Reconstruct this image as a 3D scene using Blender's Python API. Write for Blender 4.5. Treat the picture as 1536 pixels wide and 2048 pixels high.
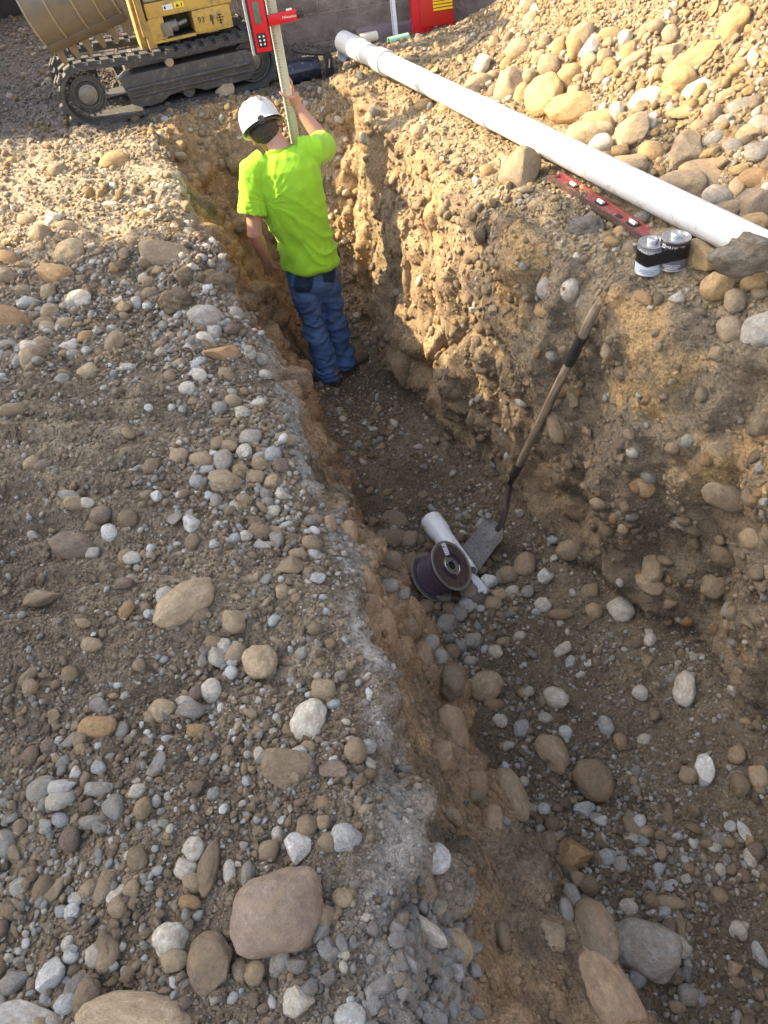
import bpy, bmesh, math, random
import numpy as np
from mathutils import Vector, Matrix, noise as mnoise
from mathutils.bvhtree import BVHTree
rng = np.random.default_rng(7); random.seed(7)
sc = bpy.context.scene
for o in list(bpy.data.objects): bpy.data.objects.remove(o, do_unlink=True)
COL = sc.collection

# ---------------------------------------------------------------- camera
F = 1530.0; PITCH = math.radians(44.6)
_n = np.array([226., 1501.]); DN = _n/np.hypot(*_n); RT = np.array([DN[1], -DN[0]])
CAM = np.array([0., 0., 1.6])
CR = np.array([1., 0., 0.]); CF = np.array([0., math.cos(PITCH), -math.sin(PITCH)]); CD = np.array([0., -math.sin(PITCH), -math.cos(PITCH)])
ROLL = math.atan2(DN[0], DN[1])
cd = bpy.data.cameras.new('camera'); cam = bpy.data.objects.new('camera', cd); COL.objects.link(cam)
cd.sensor_fit = 'VERTICAL'; cd.sensor_height = 24; cd.lens = F/2048*24; cd.clip_end = 500; cd.clip_start = .05
# image-right and image-up axes in world space
_ir = CR*RT[0] + CD*DN[0]; _id = CR*RT[1] + CD*DN[1]
R = Matrix(((_ir[0], -_id[0], -CF[0]), (_ir[1], -_id[1], -CF[1]), (_ir[2], -_id[2], -CF[2])))
cam.matrix_world = Matrix.Translation(Vector(CAM)) @ R.to_4x4()
sc.camera = cam
def ray(px, py):
    d = np.array([px-768, py-1024.]); x = d@RT; y = d@DN
    return x*CR + F*CF + y*CD
def W(px, py, z):
    r = ray(px, py); return CAM + (z-CAM[2])/r[2]*r
def WY(px, py, y):
    r = ray(px, py); return CAM + (y-CAM[1])/r[1]*r

# ---------------------------------------------------------------- world, sun, exposure
SUN_TO = Vector((-0.972, 0.235, 0)).normalized(); ELEV = math.radians(35)
sdir = Vector((SUN_TO.x*math.cos(ELEV), SUN_TO.y*math.cos(ELEV), math.sin(ELEV)))
w = bpy.data.worlds.new("World"); sc.world = w; w.use_nodes = True
nt = w.node_tree; bg = nt.nodes['Background']
sky = nt.nodes.new('ShaderNodeTexSky'); sky.sky_type = 'NISHITA'; sky.sun_disc = False
sky.sun_elevation = ELEV; sky.sun_rotation = math.atan2(sdir.x, sdir.y); sky.air_density = 1.0; sky.dust_density = 3.5; sky.ozone_density = .6
hsv = nt.nodes.new('ShaderNodeHueSaturation'); hsv.inputs['Saturation'].default_value = .62; nt.links.new(sky.outputs[0], hsv.inputs['Color']); nt.links.new(hsv.outputs[0], bg.inputs[0]); bg.inputs[1].default_value = 0.15
sl = bpy.data.lights.new('sun', 'SUN'); sl.energy = 4.3; sl.angle = math.radians(.5); sl.color = (1, .77, .46)
so = bpy.data.objects.new('sun', sl); COL.objects.link(so)
so.rotation_euler = sdir.to_track_quat('Z', 'Y').to_euler()
sc.view_settings.view_transform = 'Standard'; sc.view_settings.look = 'None'; sc.view_settings.gamma = 1
sc.view_settings.exposure = 1.97

# ---------------------------------------------------------------- helpers
def meta(o, label=None, cat=None, group=None, kind=None):
    if label: o['label'] = label
    if cat: o['category'] = cat
    if group: o['group'] = group
    if kind: o['kind'] = kind
    return o
def empty(name, loc=(0,0,0), label=None, cat=None, group=None):
    o = bpy.data.objects.new(name, None); COL.objects.link(o); o.location = loc
    o.empty_display_size = .05
    return meta(o, label, cat, group)
def link(name, me, mat=None, parent=None, M=None):
    o = bpy.data.objects.new(name, me); COL.objects.link(o)
    if mat is not None and len(me.materials) == 0:
        me.materials.append(mat)
    if parent: o.parent = parent
    if M is not None: o.matrix_local = M
    return o
def mesh_np(name, v, f, smooth=True):
    """v (n,3) float, f (m,4) or (m,3) int"""
    me = bpy.data.meshes.new(name); v = np.asarray(v, dtype=np.float32); f = np.asarray(f, dtype=np.int32)
    n, k = f.shape
    me.vertices.add(len(v)); me.vertices.foreach_set('co', v.ravel())
    me.loops.add(n*k); me.loops.foreach_set('vertex_index', f.ravel())
    me.polygons.add(n); me.polygons.foreach_set('loop_start', np.arange(0, n*k, k, dtype=np.int32))
    me.polygons.foreach_set('loop_total', np.full(n, k, dtype=np.int32))
    me.polygons.foreach_set('use_smooth', np.full(n, smooth))
    me.update(calc_edges=True); me.validate(); return me
def setcol(me, cols, name='col'):
    a = me.attributes.new(name, 'FLOAT_COLOR', 'POINT')
    c = np.ones((len(cols), 4), dtype=np.float32); c[:, :3] = cols
    a.data.foreach_set('color', c.ravel())
# perlin-like noise, vectorised
_perm = np.concatenate([rng.permutation(256)]*3)
_g = rng.normal(size=(256, 3)); _g /= np.linalg.norm(_g, axis=1)[:, None]
def perlin(p):
    p = np.asarray(p, dtype=np.float64); i = np.floor(p).astype(int); f = p-i; i &= 255
    u = f*f*f*(f*(f*6-15)+10); out = 0
    for dx in (0, 1):
        wx = u[:, 0] if dx else 1-u[:, 0]
        for dy in (0, 1):
            wy = u[:, 1] if dy else 1-u[:, 1]
            for dz in (0, 1):
                wz = u[:, 2] if dz else 1-u[:, 2]
                h = _perm[_perm[_perm[(i[:, 0]+dx) & 255]+((i[:, 1]+dy) & 255)]+((i[:, 2]+dz) & 255)]
                g = _g[h]
                out = out + wx*wy*wz*(g[:, 0]*(f[:, 0]-dx)+g[:, 1]*(f[:, 1]-dy)+g[:, 2]*(f[:, 2]-dz))
    return out*1.5
def fbm(p, o=4, g=.5):
    s = 0; a = 1
    for k in range(o):
        s = s + a*perlin(p*(2.03**k)+k*17.3); a *= g
    return s
def cellrand(c, k):
    c = c.astype(np.int64); h = (c[:, 0]*73856093) ^ (c[:, 1]*19349663) ^ (c[:, 2]*83492791) ^ (k*2654435761)
    h = (h ^ (h >> 13))*1274126177 & 0xffffffff; h = h ^ (h >> 16)
    return (h & 0xffff)/65536.0
def bumps(p, cell, dens, rmin=.25, rmax=.6):
    """embedded round stones: height 0..1 (times cell) and id random"""
    q = p/cell; i = np.floor(q); best = np.zeros(len(p)); rid = np.zeros(len(p))
    for dx in (-1, 0, 1):
        for dy in (-1, 0, 1):
            for dz in (-1, 0, 1):
                c = i+np.array([dx, dy, dz]); ci = c
                on = cellrand(ci, 5) < dens
                ctr = c+np.stack([cellrand(ci, 1), cellrand(ci, 2), cellrand(ci, 3)], 1)
                r = rmin+(rmax-rmin)*cellrand(ci, 4)
                d = q-ctr; sq = (d[:, 0]**2*(.6+.8*cellrand(ci, 6))+d[:, 1]**2*(.6+.8*cellrand(ci, 7))+d[:, 2]**2*1.2)
                h = np.sqrt(np.clip(r*r-sq, 0, None))*on
                m = h > best; best = np.where(m, h, best); rid = np.where(m, cellrand(ci, 8), rid)
    return best*cell, rid
def sstep(a, b, x):
    t = np.clip((x-a)/(b-a), 0, 1); return t*t*(3-2*t)

# ---------------------------------------------------------------- material helpers
def new_mat(name):
    m = bpy.data.materials.new(name); m.use_nodes = True
    return m, m.node_tree, m.node_tree.nodes['Principled BSDF']
def N(nt, typ, **kw):
    n = nt.nodes.new(typ)
    for k, v in kw.items():
        if k.startswith('i_'): n.inputs[k[2:].replace('_', ' ')].default_value = v
        else: setattr(n, k, v)
    return n
def mixc(nt, a, b, fac, blend='MIX'):
    n = nt.nodes.new('ShaderNodeMix'); n.data_type = 'RGBA'; n.blend_type = blend
    for s, v in ((0, fac), (6, a), (7, b)):
        if isinstance(v, (int, float)): n.inputs[s].default_value = v
        elif isinstance(v, (tuple, list)): n.inputs[s].default_value = (*v, 1)[:4]
        else: nt.links.new(v, n.inputs[s])
    return n.outputs[2]
def ramp(nt, src, a, b, ca=0., cb=1.):
    n = nt.nodes.new('ShaderNodeMapRange'); nt.links.new(src, n.inputs[0])
    n.inputs[1].default_value = a; n.inputs[2].default_value = b; n.inputs[3].default_value = ca; n.inputs[4].default_value = cb
    return n.outputs[0]
def noisen(nt, scale, detail=4, rough=.55, coord='Object', off=None):
    tc = nt.nodes.new('ShaderNodeTexCoord'); n = nt.nodes.new('ShaderNodeTexNoise')
    n.inputs['Scale'].default_value = scale; n.inputs['Detail'].default_value = detail; n.inputs['Roughness'].default_value = rough
    if coord == 'World':
        g = nt.nodes.new('ShaderNodeNewGeometry'); nt.links.new(g.outputs['Position'], n.inputs['Vector'])
    else: nt.links.new(tc.outputs[coord], n.inputs['Vector'])
    return n.outputs[0]
def bump(nt, bs, h, dist=.002, strength=1., prev=None):
    b = nt.nodes.new('ShaderNodeBump'); b.inputs['Distance'].default_value = dist; b.inputs['Strength'].default_value = strength
    nt.links.new(h, b.inputs['Height'])
    if prev is not None: nt.links.new(prev, b.inputs['Normal'])
    nt.links.new(b.outputs[0], bs.inputs['Normal']); return b.outputs[0]
def simple(name, col, rough=.5, metal=0., var=.12, scale=12, dirt=None, dirtamt=.5, bmp=.0008, spec=.5):
    """paint/plastic/metal with uneven tone, optional dirt patches and fine relief"""
    m, nt, bs = new_mat(name)
    n1 = noisen(nt, scale, 5, .6, 'World'); n2 = noisen(nt, scale*4, 4, .6, 'World')
    c = mixc(nt, tuple(x*(1-var) for x in col), tuple(min(1, x*(1+var)) for x in col), n1)
    if dirt:
        f = ramp(nt, n2, .62-dirtamt*.25, .75-dirtamt*.2); f2 = ramp(nt, n1, .4, .65)
        mm = N(nt, 'ShaderNodeMath', operation='MULTIPLY'); nt.links.new(f, mm.inputs[0]); nt.links.new(f2, mm.inputs[1])
        ad = N(nt, 'ShaderNodeMath', operation='MULTIPLY_ADD'); nt.links.new(mm.outputs[0], ad.inputs[0]); ad.inputs[1].default_value = .7; ad.inputs[2].default_value = dirtamt*.25
        c = mixc(nt, c, dirt, ad.outputs[0])
    nt.links.new(c, bs.inputs['Base Color']); bs.inputs['Metallic'].default_value = metal
    nt.links.new(ramp(nt, n2, .3, .7, max(0, rough-.1), min(1, rough+.15)), bs.inputs['Roughness'])
    bs.inputs['Specular IOR Level'].default_value = spec
    if bmp: bump(nt, bs, n2, bmp)
    return m

# ---------------------------------------------------------------- terrain
PIPE_A = np.array([.21, 5.68, .30]); PIPE_B = np.array([1.31, 2.47, .30])
def xpipe(y): return .21+(5.68-y)*.3427
K = {
 'rimL': ([-1, .33, .54, .79, 1.13, 1.53, 2.09, 2.67, 3.22, 4.08, 4.77, 5.82], [-.12, -.10, -.11, -.07, -.09, -.14, -.24, -.38, -.57, -.80, -.94, -1.22]),
 'bulL': ([-1, .42, .67, .82, .99, 1.13, 1.35, 1.69, 1.93, 2.22, 2.68, 3.34, 3.87, 4.44, 5.5], [.60, .46, .38, .29, .26, .22, .18, .06, -.01, -.11, -.22, -.38, -.51, -.57, -.72]),
 'ftL': ([-1, .5, .75, 1.02, 1.66, 2.12, 2.77, 3.34, 4.44, 5.2], [.66, .57, .50, .36, .22, .06, -.13, -.22, -.40, -.38]),
 'ftR': ([-1, .5, 1.6, 2.0, 2.31, 2.66, 3.48, 4.27, 5.2], [1.6, 1.5, 1.38, 1.2, .97, .79, .45, .22, .0]),
 'midR': ([-1, 1., 1.8, 2.3, 2.66, 3.5, 4.27, 5.2], [1.65, 1.5, 1.25, .97, .83, .5, .29, .10]),
 'rimR': ([-1, 1, 1.89, 2.1, 2.42, 2.9, 3.49, 3.71, 4.27, 5.11, 5.8], [1.75, 1.5, 1.27, 1.16, .99, .76, .55, .53, .39, .24, .15]),
}
def k(n, y): return np.interp(y, *K[n])
ys = np.concatenate([np.linspace(-60, -3, 8), np.linspace(-2.4, .1, 26), np.linspace(.14, 5.1, 520), np.linspace(5.108, 5.95, 130), np.linspace(5.96, 7.5, 130), np.linspace(7.55, 12, 60), np.linspace(13, 80, 12)])
def columns(y):
    one = np.ones_like(y)
    rl, bl, fl, fr, mr, rr = [k(n, y) for n in ('rimL', 'bulL', 'ftL', 'ftR', 'midR', 'rimR')]
    xp = np.maximum(xpipe(np.clip(y, -2, 7)), rr+.3)
    near = 1-sstep(-2.2, -1.0, y)
    def E(x): return np.maximum(sstep(5.22, 5.85, y+.80*np.clip(x+.5, 0, .85)+.9*np.clip(-.72-x, 0, .5)), near)      # the end wall swings round to the right and rises to grade
    pile = 1-sstep(4.6, 6.7, y)
    def zz(z, x): return z*(1-E(x))
    zf = -1.42
    rz = .1*(1-sstep(5.2, 6.2, y)); gz = .20*(1-sstep(5.4, 7, y))
    c = [(-60*one, 0*one), (-4*one, 0*one), (rl-1.25, .02*one), (rl-.5, .05*one), (rl-.1, zz(.02, rl)), (rl, zz(-.02, rl)), (rl*.6+bl*.4, zz(-.42, rl*.6+bl*.4)), (bl, zz(-.82, bl)), (fl, zz(-1.36, fl)),
         ((fl+fr)/2, zz(zf, (fl+fr)/2)), (fr, zz(-1.34+.1*(1-sstep(1.2, 2.4, y)), fr)), (mr*.6+fr*.4, zz(-.95, mr)), (mr, zz(-.5, mr)), (rr, rz), (rr+.18, gz*.9), (xp, gz), (xp+.28, gz+.06*pile),
         (xp+.9, gz+.47*pile), (xp+2., gz+1.35*pile), (xp+3.4, gz+1.8*pile), (xp+6, gz+.5*pile), (60*one, 0*one)]
    return c
seg = [8, 46, 80, 50, 12, 32, 40, 50, 60, 60, 34, 36, 60, 26, 60, 26, 46, 60, 26, 12, 10]
cc = columns(ys)
cx = np.stack([c[0] for c in cc], 1); cz = np.stack([c[1] for c in cc], 1)
tpos = [0.]
for i, n in enumerate(seg): tpos += [i+(j+1)/n for j in range(n)]
tpos = np.array(tpos); ti = np.minimum(tpos.astype(int), len(seg)-1); tf = tpos-ti
gx = cx[:, ti]*(1-tf)+cx[:, ti+1]*tf; gz_ = cz[:, ti]*(1-tf)+cz[:, ti+1]*tf
for it in range(5):   # soften the creases between the control lines
    for a in (gx, gz_):
        a[:, 9:-12] = .25*a[:, 8:-13]+.5*a[:, 9:-12]+.25*a[:, 10:-11]
gy = np.repeat(ys[:, None], len(tpos), 1)
P3 = np.stack([gx, gy, gz_], 2); NR, NC = gx.shape
def grid_normals(P):
    du = np.gradient(P, axis=1); dv = np.gradient(P, axis=0); n = np.cross(du, dv)
    return n/np.maximum(np.linalg.norm(n, axis=2, keepdims=True), 1e-9)
T = np.repeat(tpos[None, :], NR, 0)
flat = P3.reshape(-1, 3); tt = T.ravel(); yy = flat[:, 1]; xx = flat[:, 0]
nrm = grid_normals(P3).reshape(-1, 3)
yE = yy+(.80*np.clip(xx+.5, 0, .85)+.9*np.clip(-.72-xx, 0, .5))*(tt > 5.2)*(tt < 13.2)
inE = sstep(5.2, 5.4, yE)*(1-sstep(5.85, 6.0, yE))*(tt > 5.2)*(tt < 13)
wallL = sstep(4.9, 5.3, tt)*(1-sstep(7.7, 8.3, tt))*(yy < 5.6)*(yy > -1.5)
wallR = sstep(10, 10.4, tt)*(1-sstep(13., 13.5, tt))*(yy < 5.7)*(yy > -1.5)
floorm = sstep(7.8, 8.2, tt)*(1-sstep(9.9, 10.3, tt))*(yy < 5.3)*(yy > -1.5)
wall = np.clip(wallL+wallR+inE, 0, 1)
bankL = (tt <= 5.1)*1.; bankR = (tt > 13.2)*1.; pilem = sstep(15.8, 16.3, tt)*(1-sstep(5.5, 6.6, yy))
far = sstep(6.2, 7.2, yy)
lod = 1-sstep(9, 13, yy)
d = .05*fbm(flat*1.1, 3)*lod*(1-.6*floorm)
d += .022*fbm(flat*4.3+5, 3)
d += .009*fbm(flat*17+9, 3)
d += .0035*fbm(flat*55+3, 2)
big = fbm(flat*np.array([2.2, 2.2, 1.2])+31, 3)
d += wallR*.10*big+wallL*.03*big+inE*.08*big
rib = perlin(np.stack([flat[:, 1]*5.5, flat[:, 0]*2, flat[:, 2]*1.1], 1)+61); d += wallR*.045*(1-np.abs(rib)*2)
led = perlin(np.stack([flat[:, 1]*1.3, flat[:, 0]*1.5, flat[:, 2]*5.5], 1)+91); d += wallR*.035*led
scr = perlin(np.stack([flat[:, 1]*34+flat[:, 0]*20+.8*perlin(flat*2.), flat[:, 0]*2, flat[:, 2]*2.2+.5*flat[:, 1]], 1)); d += (wallR+inE)*.0075*scr*sstep(-.2, .3, big)
# vertical slump fissures on the right wall and end
fis = np.abs(perlin(flat*np.array([2.6, 3.4, .55])+11)); d -= .09*wallR*(1-sstep(0, .09, fis))*sstep(2.9, 3.6, yy)*(1-sstep(4.9,5.2,yy))
b1, r1 = bumps(flat, .17, .55); b2, r2 = bumps(flat+3.3, .075, .5); b3, r3 = bumps(flat*1.0+7.7, .035, .6)
d += wallL*(1.0*b1+.5*b2+.1*b3)+wallR*(.40*b1+.22*b2+.10*b3)+inE*(.2*b1+.3*b2+.3*b3)
d += (1-wall)*(.35*b2+.5*b3)*(1-far*.7)
# spoil bank: broad furrows on the left
furrow = perlin(flat*np.array([1.4, 2.1, 1])+2.5)
d += bankL*sstep(6.5, 5.2, yy)*0+bankL*(1-sstep(4.4, 5.4, yy))*.07*furrow
lip = np.exp(-((tt-4.93)/.31)**2)*(yy < 5.7)*(yy > -1.)     # compacted grey lip along the cut
d -= lip*.4*(.35*b2+.5*b3)
ruts = sstep(.62, .85, -xx)*sstep(1.0, 1.3, yy)*(1-sstep(2.2, 2.7, yy))*(tt < 5)
d += ruts*(.016*np.sin((yy+.18*xx+.03*fbm(flat*3, 2))*2*math.pi/.115)-.3*(.35*b2+.5*b3))
flat2 = flat+nrm*d[:, None]
# ragged lip edge
rag = fbm(np.stack([yy*3.2, yy*0, tt*.15], 1)+77, 4)*.07
flat2[:, 0] += rag*np.exp(-((tt-5.0)/1.0)**2)*(yy < 5.7)*(yy > -1)
rag2 = fbm(np.stack([yy*2.1, yy*0, tt*.15], 1)+177, 4)*.10
flat2[:, 0] += rag2*np.exp(-((tt-13)/.8)**2)*(yy < 5.7)*(yy > -1)*(yy>2.6)
# ground colour: earth colours by layer, far ground darkened to stand for shade
def c3(*a): return np.array(a)
tan = c3(.30, .24, .165); brown = c3(.205, .16, .11); orange = c3(.36, .225, .11); greyc = c3(.35, .325, .285); dark = c3(.16, .125, .08); ochre = c3(.42, .26, .09); far_shade = c3(.13, .125, .12)
n1 = fbm(flat2*1.6+3, 4); n2 = fbm(flat2*6+13, 4); n3 = fbm(flat2*30+23, 3)
def mx(c, a, m): return c*(1-m[:, None])+a*m[:, None]
col = np.repeat(brown[None], len(flat2), 0)
col = mx(col, tan, sstep(-.25, .5, n1+.3*n2)*.8)
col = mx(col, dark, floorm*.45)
col = mx(col, c3(.40, .265, .15), wallL*sstep(-.9, .1, n1+.4*n2)*.9)
col = mx(col, orange, wallR*sstep(.0, .8, n1+.5*n2)*.45)
col = mx(col, tan, wallR*.35)
col = mx(col, c3(.46, .30, .14), wallR*sstep(11.9, 12.5, tt)*sstep(.05, .45, n1+.3*n2)*.8)
col = mx(col, c3(.40, .295, .185), wallR*sstep(2.8, 3.8, yy)*.6)
col = mx(col, c3(.43, .30, .17), inE*.75)
col = mx(col, greyc, np.clip(lip*1.15*sstep(-.35, .25, n2+.45*n1+.22), 0, .9)*(1-sstep(3.2, 4.2, yy)*.5))
col = mx(col, greyc*.95, np.exp(-((xx-.12)/.28)**2-((yy-.48)/.22)**2)*(tt < 5.6)*.9)
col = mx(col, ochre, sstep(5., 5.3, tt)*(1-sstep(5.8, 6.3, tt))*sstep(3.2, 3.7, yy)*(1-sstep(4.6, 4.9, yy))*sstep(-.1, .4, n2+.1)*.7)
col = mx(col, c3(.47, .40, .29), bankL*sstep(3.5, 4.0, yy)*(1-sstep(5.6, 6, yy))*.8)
col = mx(col, c3(.37, .29, .185), bankR*.7)
col = mx(col, far_shade, bankL*sstep(5.2, 5.9, yy)*.9); col = mx(col, far_shade, (tt > 5)*sstep(6.2, 6.8, yy)*(1-pilem)*.6)  # shade in front of the digger put into the ground colour
col = mx(col, far_shade*.9, bankL*sstep(1.6, 2.6, -xx)*sstep(4.6, 5.2, yy))
col *= (1+.22*n2+.25*n3)[:, None].clip(.5, 1.5)
col = np.clip(col, .03, .7); col = mx(col, c3(.44, .33, .21), (yE > 5.2)*(yE < 5.95)*(tt > 9)*(tt < 13)*.5)
idx = np.arange(NR*NC).reshape(NR, NC)
fa = np.stack([idx[:-1, :-1], idx[:-1, 1:], idx[1:, 1:], idx[1:, :-1]], 2).reshape(-1, 4)
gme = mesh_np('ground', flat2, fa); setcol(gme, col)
def earth_mat(name, attr=True):
    m, nt, bs = new_mat(name)
    at = N(nt, 'ShaderNodeAttribute', attribute_name='col')
    a = noisen(nt, 90, 6, .65, 'World'); b = noisen(nt, 380, 3, .6, 'World'); v = N(nt, 'ShaderNodeTexVoronoi'); v.inputs['Scale'].default_value = 140
    g = N(nt, 'ShaderNodeNewGeometry'); nt.links.new(g.outputs['Position'], v.inputs['Vector'])
    c = mixc(nt, at.outputs['Color'], (.62, .6, .58), ramp(nt, a, .3, .7, .0, .0))
    mul = mixc(nt, c, (1, 1, 1), 0.0)
    k1 = ramp(nt, a, .32, .68, .58, 1.36); vm = N(nt, 'ShaderNodeVectorMath', operation='SCALE'); nt.links.new(mul, vm.inputs[0]); nt.links.new(k1, vm.inputs['Scale'])
    k2 = ramp(nt, b, .32, .68, .68, 1.32); vm2 = N(nt, 'ShaderNodeVectorMath', operation='SCALE'); nt.links.new(vm.outputs[0], vm2.inputs[0]); nt.links.new(k2, vm2.inputs['Scale'])
    fl = ramp(nt, v.outputs['Distance'], .0, .10, .18, 0.)
    c2 = mixc(nt, vm2.outputs[0], (.55, .5, .43), fl)
    nt.links.new(c2, bs.inputs['Base Color']); bs.inputs['Roughness'].default_value = .95; bs.inputs['Specular IOR Level'].default_value = .15
    h1 = bump(nt, bs, a, .016, .9); h2 = bump(nt, bs, b, .005, .9, h1)
    return m
M_earth = earth_mat('gravelly_earth')
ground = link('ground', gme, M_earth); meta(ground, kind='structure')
# BVH for setting things down
bvh = BVHTree.FromPolygons([tuple(p) for p in flat2.tolist()], fa.tolist(), all_triangles=False, epsilon=0)
def hit(px, py):
    r = Vector(ray(px, py)).normalized(); h = bvh.ray_cast(Vector(CAM), r)
    return (h[0], h[1]) if h[0] is not None else (Vector(W(px, py, 0)), Vector((0, 0, 1)))
def drop(x, y, z0=3.):
    h = bvh.ray_cast(Vector((x, y, z0)), Vector((0, 0, -1)))
    return h[0] if h[0] is not None else Vector((x, y, 0))
# ---------------------------------------------------------------- stones
def ico(sub):
    bm = bmesh.new(); bmesh.ops.create_icosphere(bm, subdivisions=sub, radius=1)
    v = np.array([x.co[:] for x in bm.verts]); f = np.array([[q.index for q in p.verts] for p in bm.faces]); bm.free(); return v, f
ICO = {s: ico(s) for s in (2, 3, 4)}
def stone_shape(sub, kind, seed):
    r = np.random.default_rng(seed); v, f = ICO[sub]; v = v.copy()
    off = r.uniform(-50, 50, 3)
    if kind == 'round':
        e = r.uniform(.94, 1.12)
        v = np.sign(v)*np.abs(v)**e
        v *= (1+.22*perlin(v*.9+off)+.09*perlin(v*2.1+off)+.025*perlin(v*5+off)+.012*perlin(v*11+off))[:, None]
        v += .10*r.normal(size=3)*(v[:, [r.integers(3)]])
    elif kind == 'lump':
        v *= (1+.34*perlin(v*1.1+off)+.2*perlin(v*2.5+off)+.12*perlin(v*5+off)+.05*perlin(v*11+off))[:, None]
    else:
        for q in range(9 if kind == 'angular' else 6):
            n = r.normal(size=3); n /= np.linalg.norm(n); c = r.uniform(.42, .8)
            dd = v@n; m = dd > c; v[m] -= ((dd[m]-c)*.93)[:, None]*n
        v *= (1+.07*perlin(v*1.7+off)+.03*perlin(v*5+off))[:, None]
    mx_ = np.abs(v).max(0); return v/mx_, f
def stone_material(name, bmp=1.):
    m, nt, bs = new_mat(name)
    at = N(nt, 'ShaderNodeAttribute', attribute_name='col'); at.attribute_type = 'INSTANCER' if 'gravel' in name else 'OBJECT'
    if 'gravel' not in name: at.attribute_name = 'tint'
    tc = N(nt, 'ShaderNodeTexCoord'); oi = N(nt, 'ShaderNodeObjectInfo')
    def nz(s, d=4, rgh=.6, w=True):
        n = N(nt, 'ShaderNodeTexNoise'); n.noise_dimensions = '4D'; n.inputs['Scale'].default_value = s; n.inputs['Detail'].default_value = d; n.inputs['Roughness'].default_value = rgh
        nt.links.new(tc.outputs['Object'], n.inputs['Vector'])
        mm = N(nt, 'ShaderNodeMath', operation='MULTIPLY'); nt.links.new(oi.outputs['Random'], mm.inputs[0]); mm.inputs[1].default_value = 90.; nt.links.new(mm.outputs[0], n.inputs['W']); return n.outputs[0]
    a = nz(1.3, 4); b = nz(5, 5, .65); c = nz(17, 3, .6); e_ = nz(46, 3, .7); dd = nz(2.1, 6, .7)
    base = at.outputs['Color']
    sc0 = N(nt, 'ShaderNodeVectorMath', operation='SCALE'); nt.links.new(base, sc0.inputs[0]); nt.links.new(ramp(nt, e_, .32, .68, .72, 1.28), sc0.inputs['Scale'])
    sc1 = N(nt, 'ShaderNodeVectorMath', operation='SCALE'); nt.links.new(sc0.outputs[0], sc1.inputs[0]); nt.links.new(ramp(nt, b, .3, .7, .68, 1.30), sc1.inputs['Scale'])
    # rusty and pale mineral patches
    c1 = mixc(nt, sc1.outputs[0], (.33, .20, .10), ramp(nt, a, .52, .72, 0, .5))
    c2 = mixc(nt, c1, (.55, .53, .49), ramp(nt, dd, .60, .70, 0, .4))
    # caked earth
    sx_ = N(nt, 'ShaderNodeSeparateXYZ'); nt.links.new(tc.outputs['Object'], sx_.inputs[0]); zq = N(nt, 'ShaderNodeMath', operation='MULTIPLY_ADD'); nt.links.new(sx_.outputs[2], zq.inputs[0]); zq.inputs[1].default_value = -.07; nt.links.new(dd, zq.inputs[2])
    c3_ = mixc(nt, c2, (.26, .195, .12), ramp(nt, zq.outputs[0], .50, .38, 0, .35 if 'gravel' not in name else .12))
    c4 = mixc(nt, c3_, (.12, .1, .085), ramp(nt, c, .62, .72, 0, .2 if 'gravel' not in name else .1))
    nt.links.new(c4, bs.inputs['Base Color'])
    nt.links.new(ramp(nt, dd, .3, .6, .95, .68), bs.inputs['Roughness']); bs.inputs['Specular IOR Level'].default_value = .3
    p = bump(nt, bs, b, .02*bmp, .8); p = bump(nt, bs, c, .012*bmp, .9, p); bump(nt, bs, e_, .006*bmp, .8, p)
    return m
M_cob = stone_material('cobble_stone', .35); M_grav = stone_material('gravel_stone', .5)
M_lump = stone_material('crumbly_lump', 3.)

PAL = {'tan': (.38, .29, .185), 'pale': (.58, .53, .44), 'grey': (.34, .315, .275), 'blue': (.45, .46, .45), 'orange': (.38, .235, .115), 'brown': (.22, .165, .11), 'red': (.225, .17, .13),
       'dark': (.15, .13, .12), 'white': (.70, .68, .64), 'yellow': (.40, .29, .14), 'gold': (.43, .285, .135), 'dust': (.28, .215, .14), 'mud': (.35, .24, .145)}
STONES = []; STONE_OBS = []; shape_cache = {}
def stone(px, py, w, h, ang=0, col='tan', kind='round', label=None, group='loose cobbles', name='cobble', sink=.30, depth=.8):
    """w, h = full size in photo pixels, ang = clockwise tilt of the w axis in the picture"""
    p, n = hit(px, py+h*.18); dist = (p-Vector(CAM)).length
    s = dist/F*math.cos(math.atan(math.hypot(px-768, py-1024)/F))**0.5
    a = w*s/2; b = h*s/2; c = min(a, b)*depth
    key = (kind, random.randrange(7)); sub = 4 if max(w, h) > 60 else 3
    if (key, sub) not in shape_cache:
        v, f = stone_shape(sub, key[0], 100+key[1]*13+len(key[0])); shape_cache[(key, sub)] = mesh_np(name, v, f)
        shape_cache[(key, sub)].materials.append(M_lump if kind == 'lump' else M_cob)
    me = shape_cache[(key, sub)]
    # picture axes projected to the ground plane tangent
    vn = (Vector(CAM)-p).normalized(); nn = (n*.55+vn*.45).normalized()
    ca, sa = math.cos(math.radians(ang)), math.sin(math.radians(ang))
    ir = Vector(_ir); idn = Vector(_id)
    ax = (ir*ca+idn*sa); ax = (ax-nn*ax.dot(nn)).normalized(); ay = nn.cross(ax)
    # undo foreshortening of the tangent plane, bounded
    fore = max(.62, abs(nn.dot(vn)))
    Mt = Matrix((ax, ay, nn)).transposed().to_4x4()
    pos = p+nn*c*(1-2*sink)
    o = bpy.data.objects.new(name, me); COL.objects.link(o)
    o.matrix_world = Matrix.Translation(pos) @ Mt @ Matrix.Diagonal((a, b/fore**.5, c, 1))
    t = np.array(PAL[col])*random.uniform(.9, 1.1); o['tint'] = [float(x) for x in t]
    meta(o, label, 'rock' if kind in ('angular', 'lump', 'flat') else 'cobble', group)
    STONES.append((pos, max(a, b))); STONE_OBS.append(o)
    return o
def clod_tint(o): return o
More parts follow.
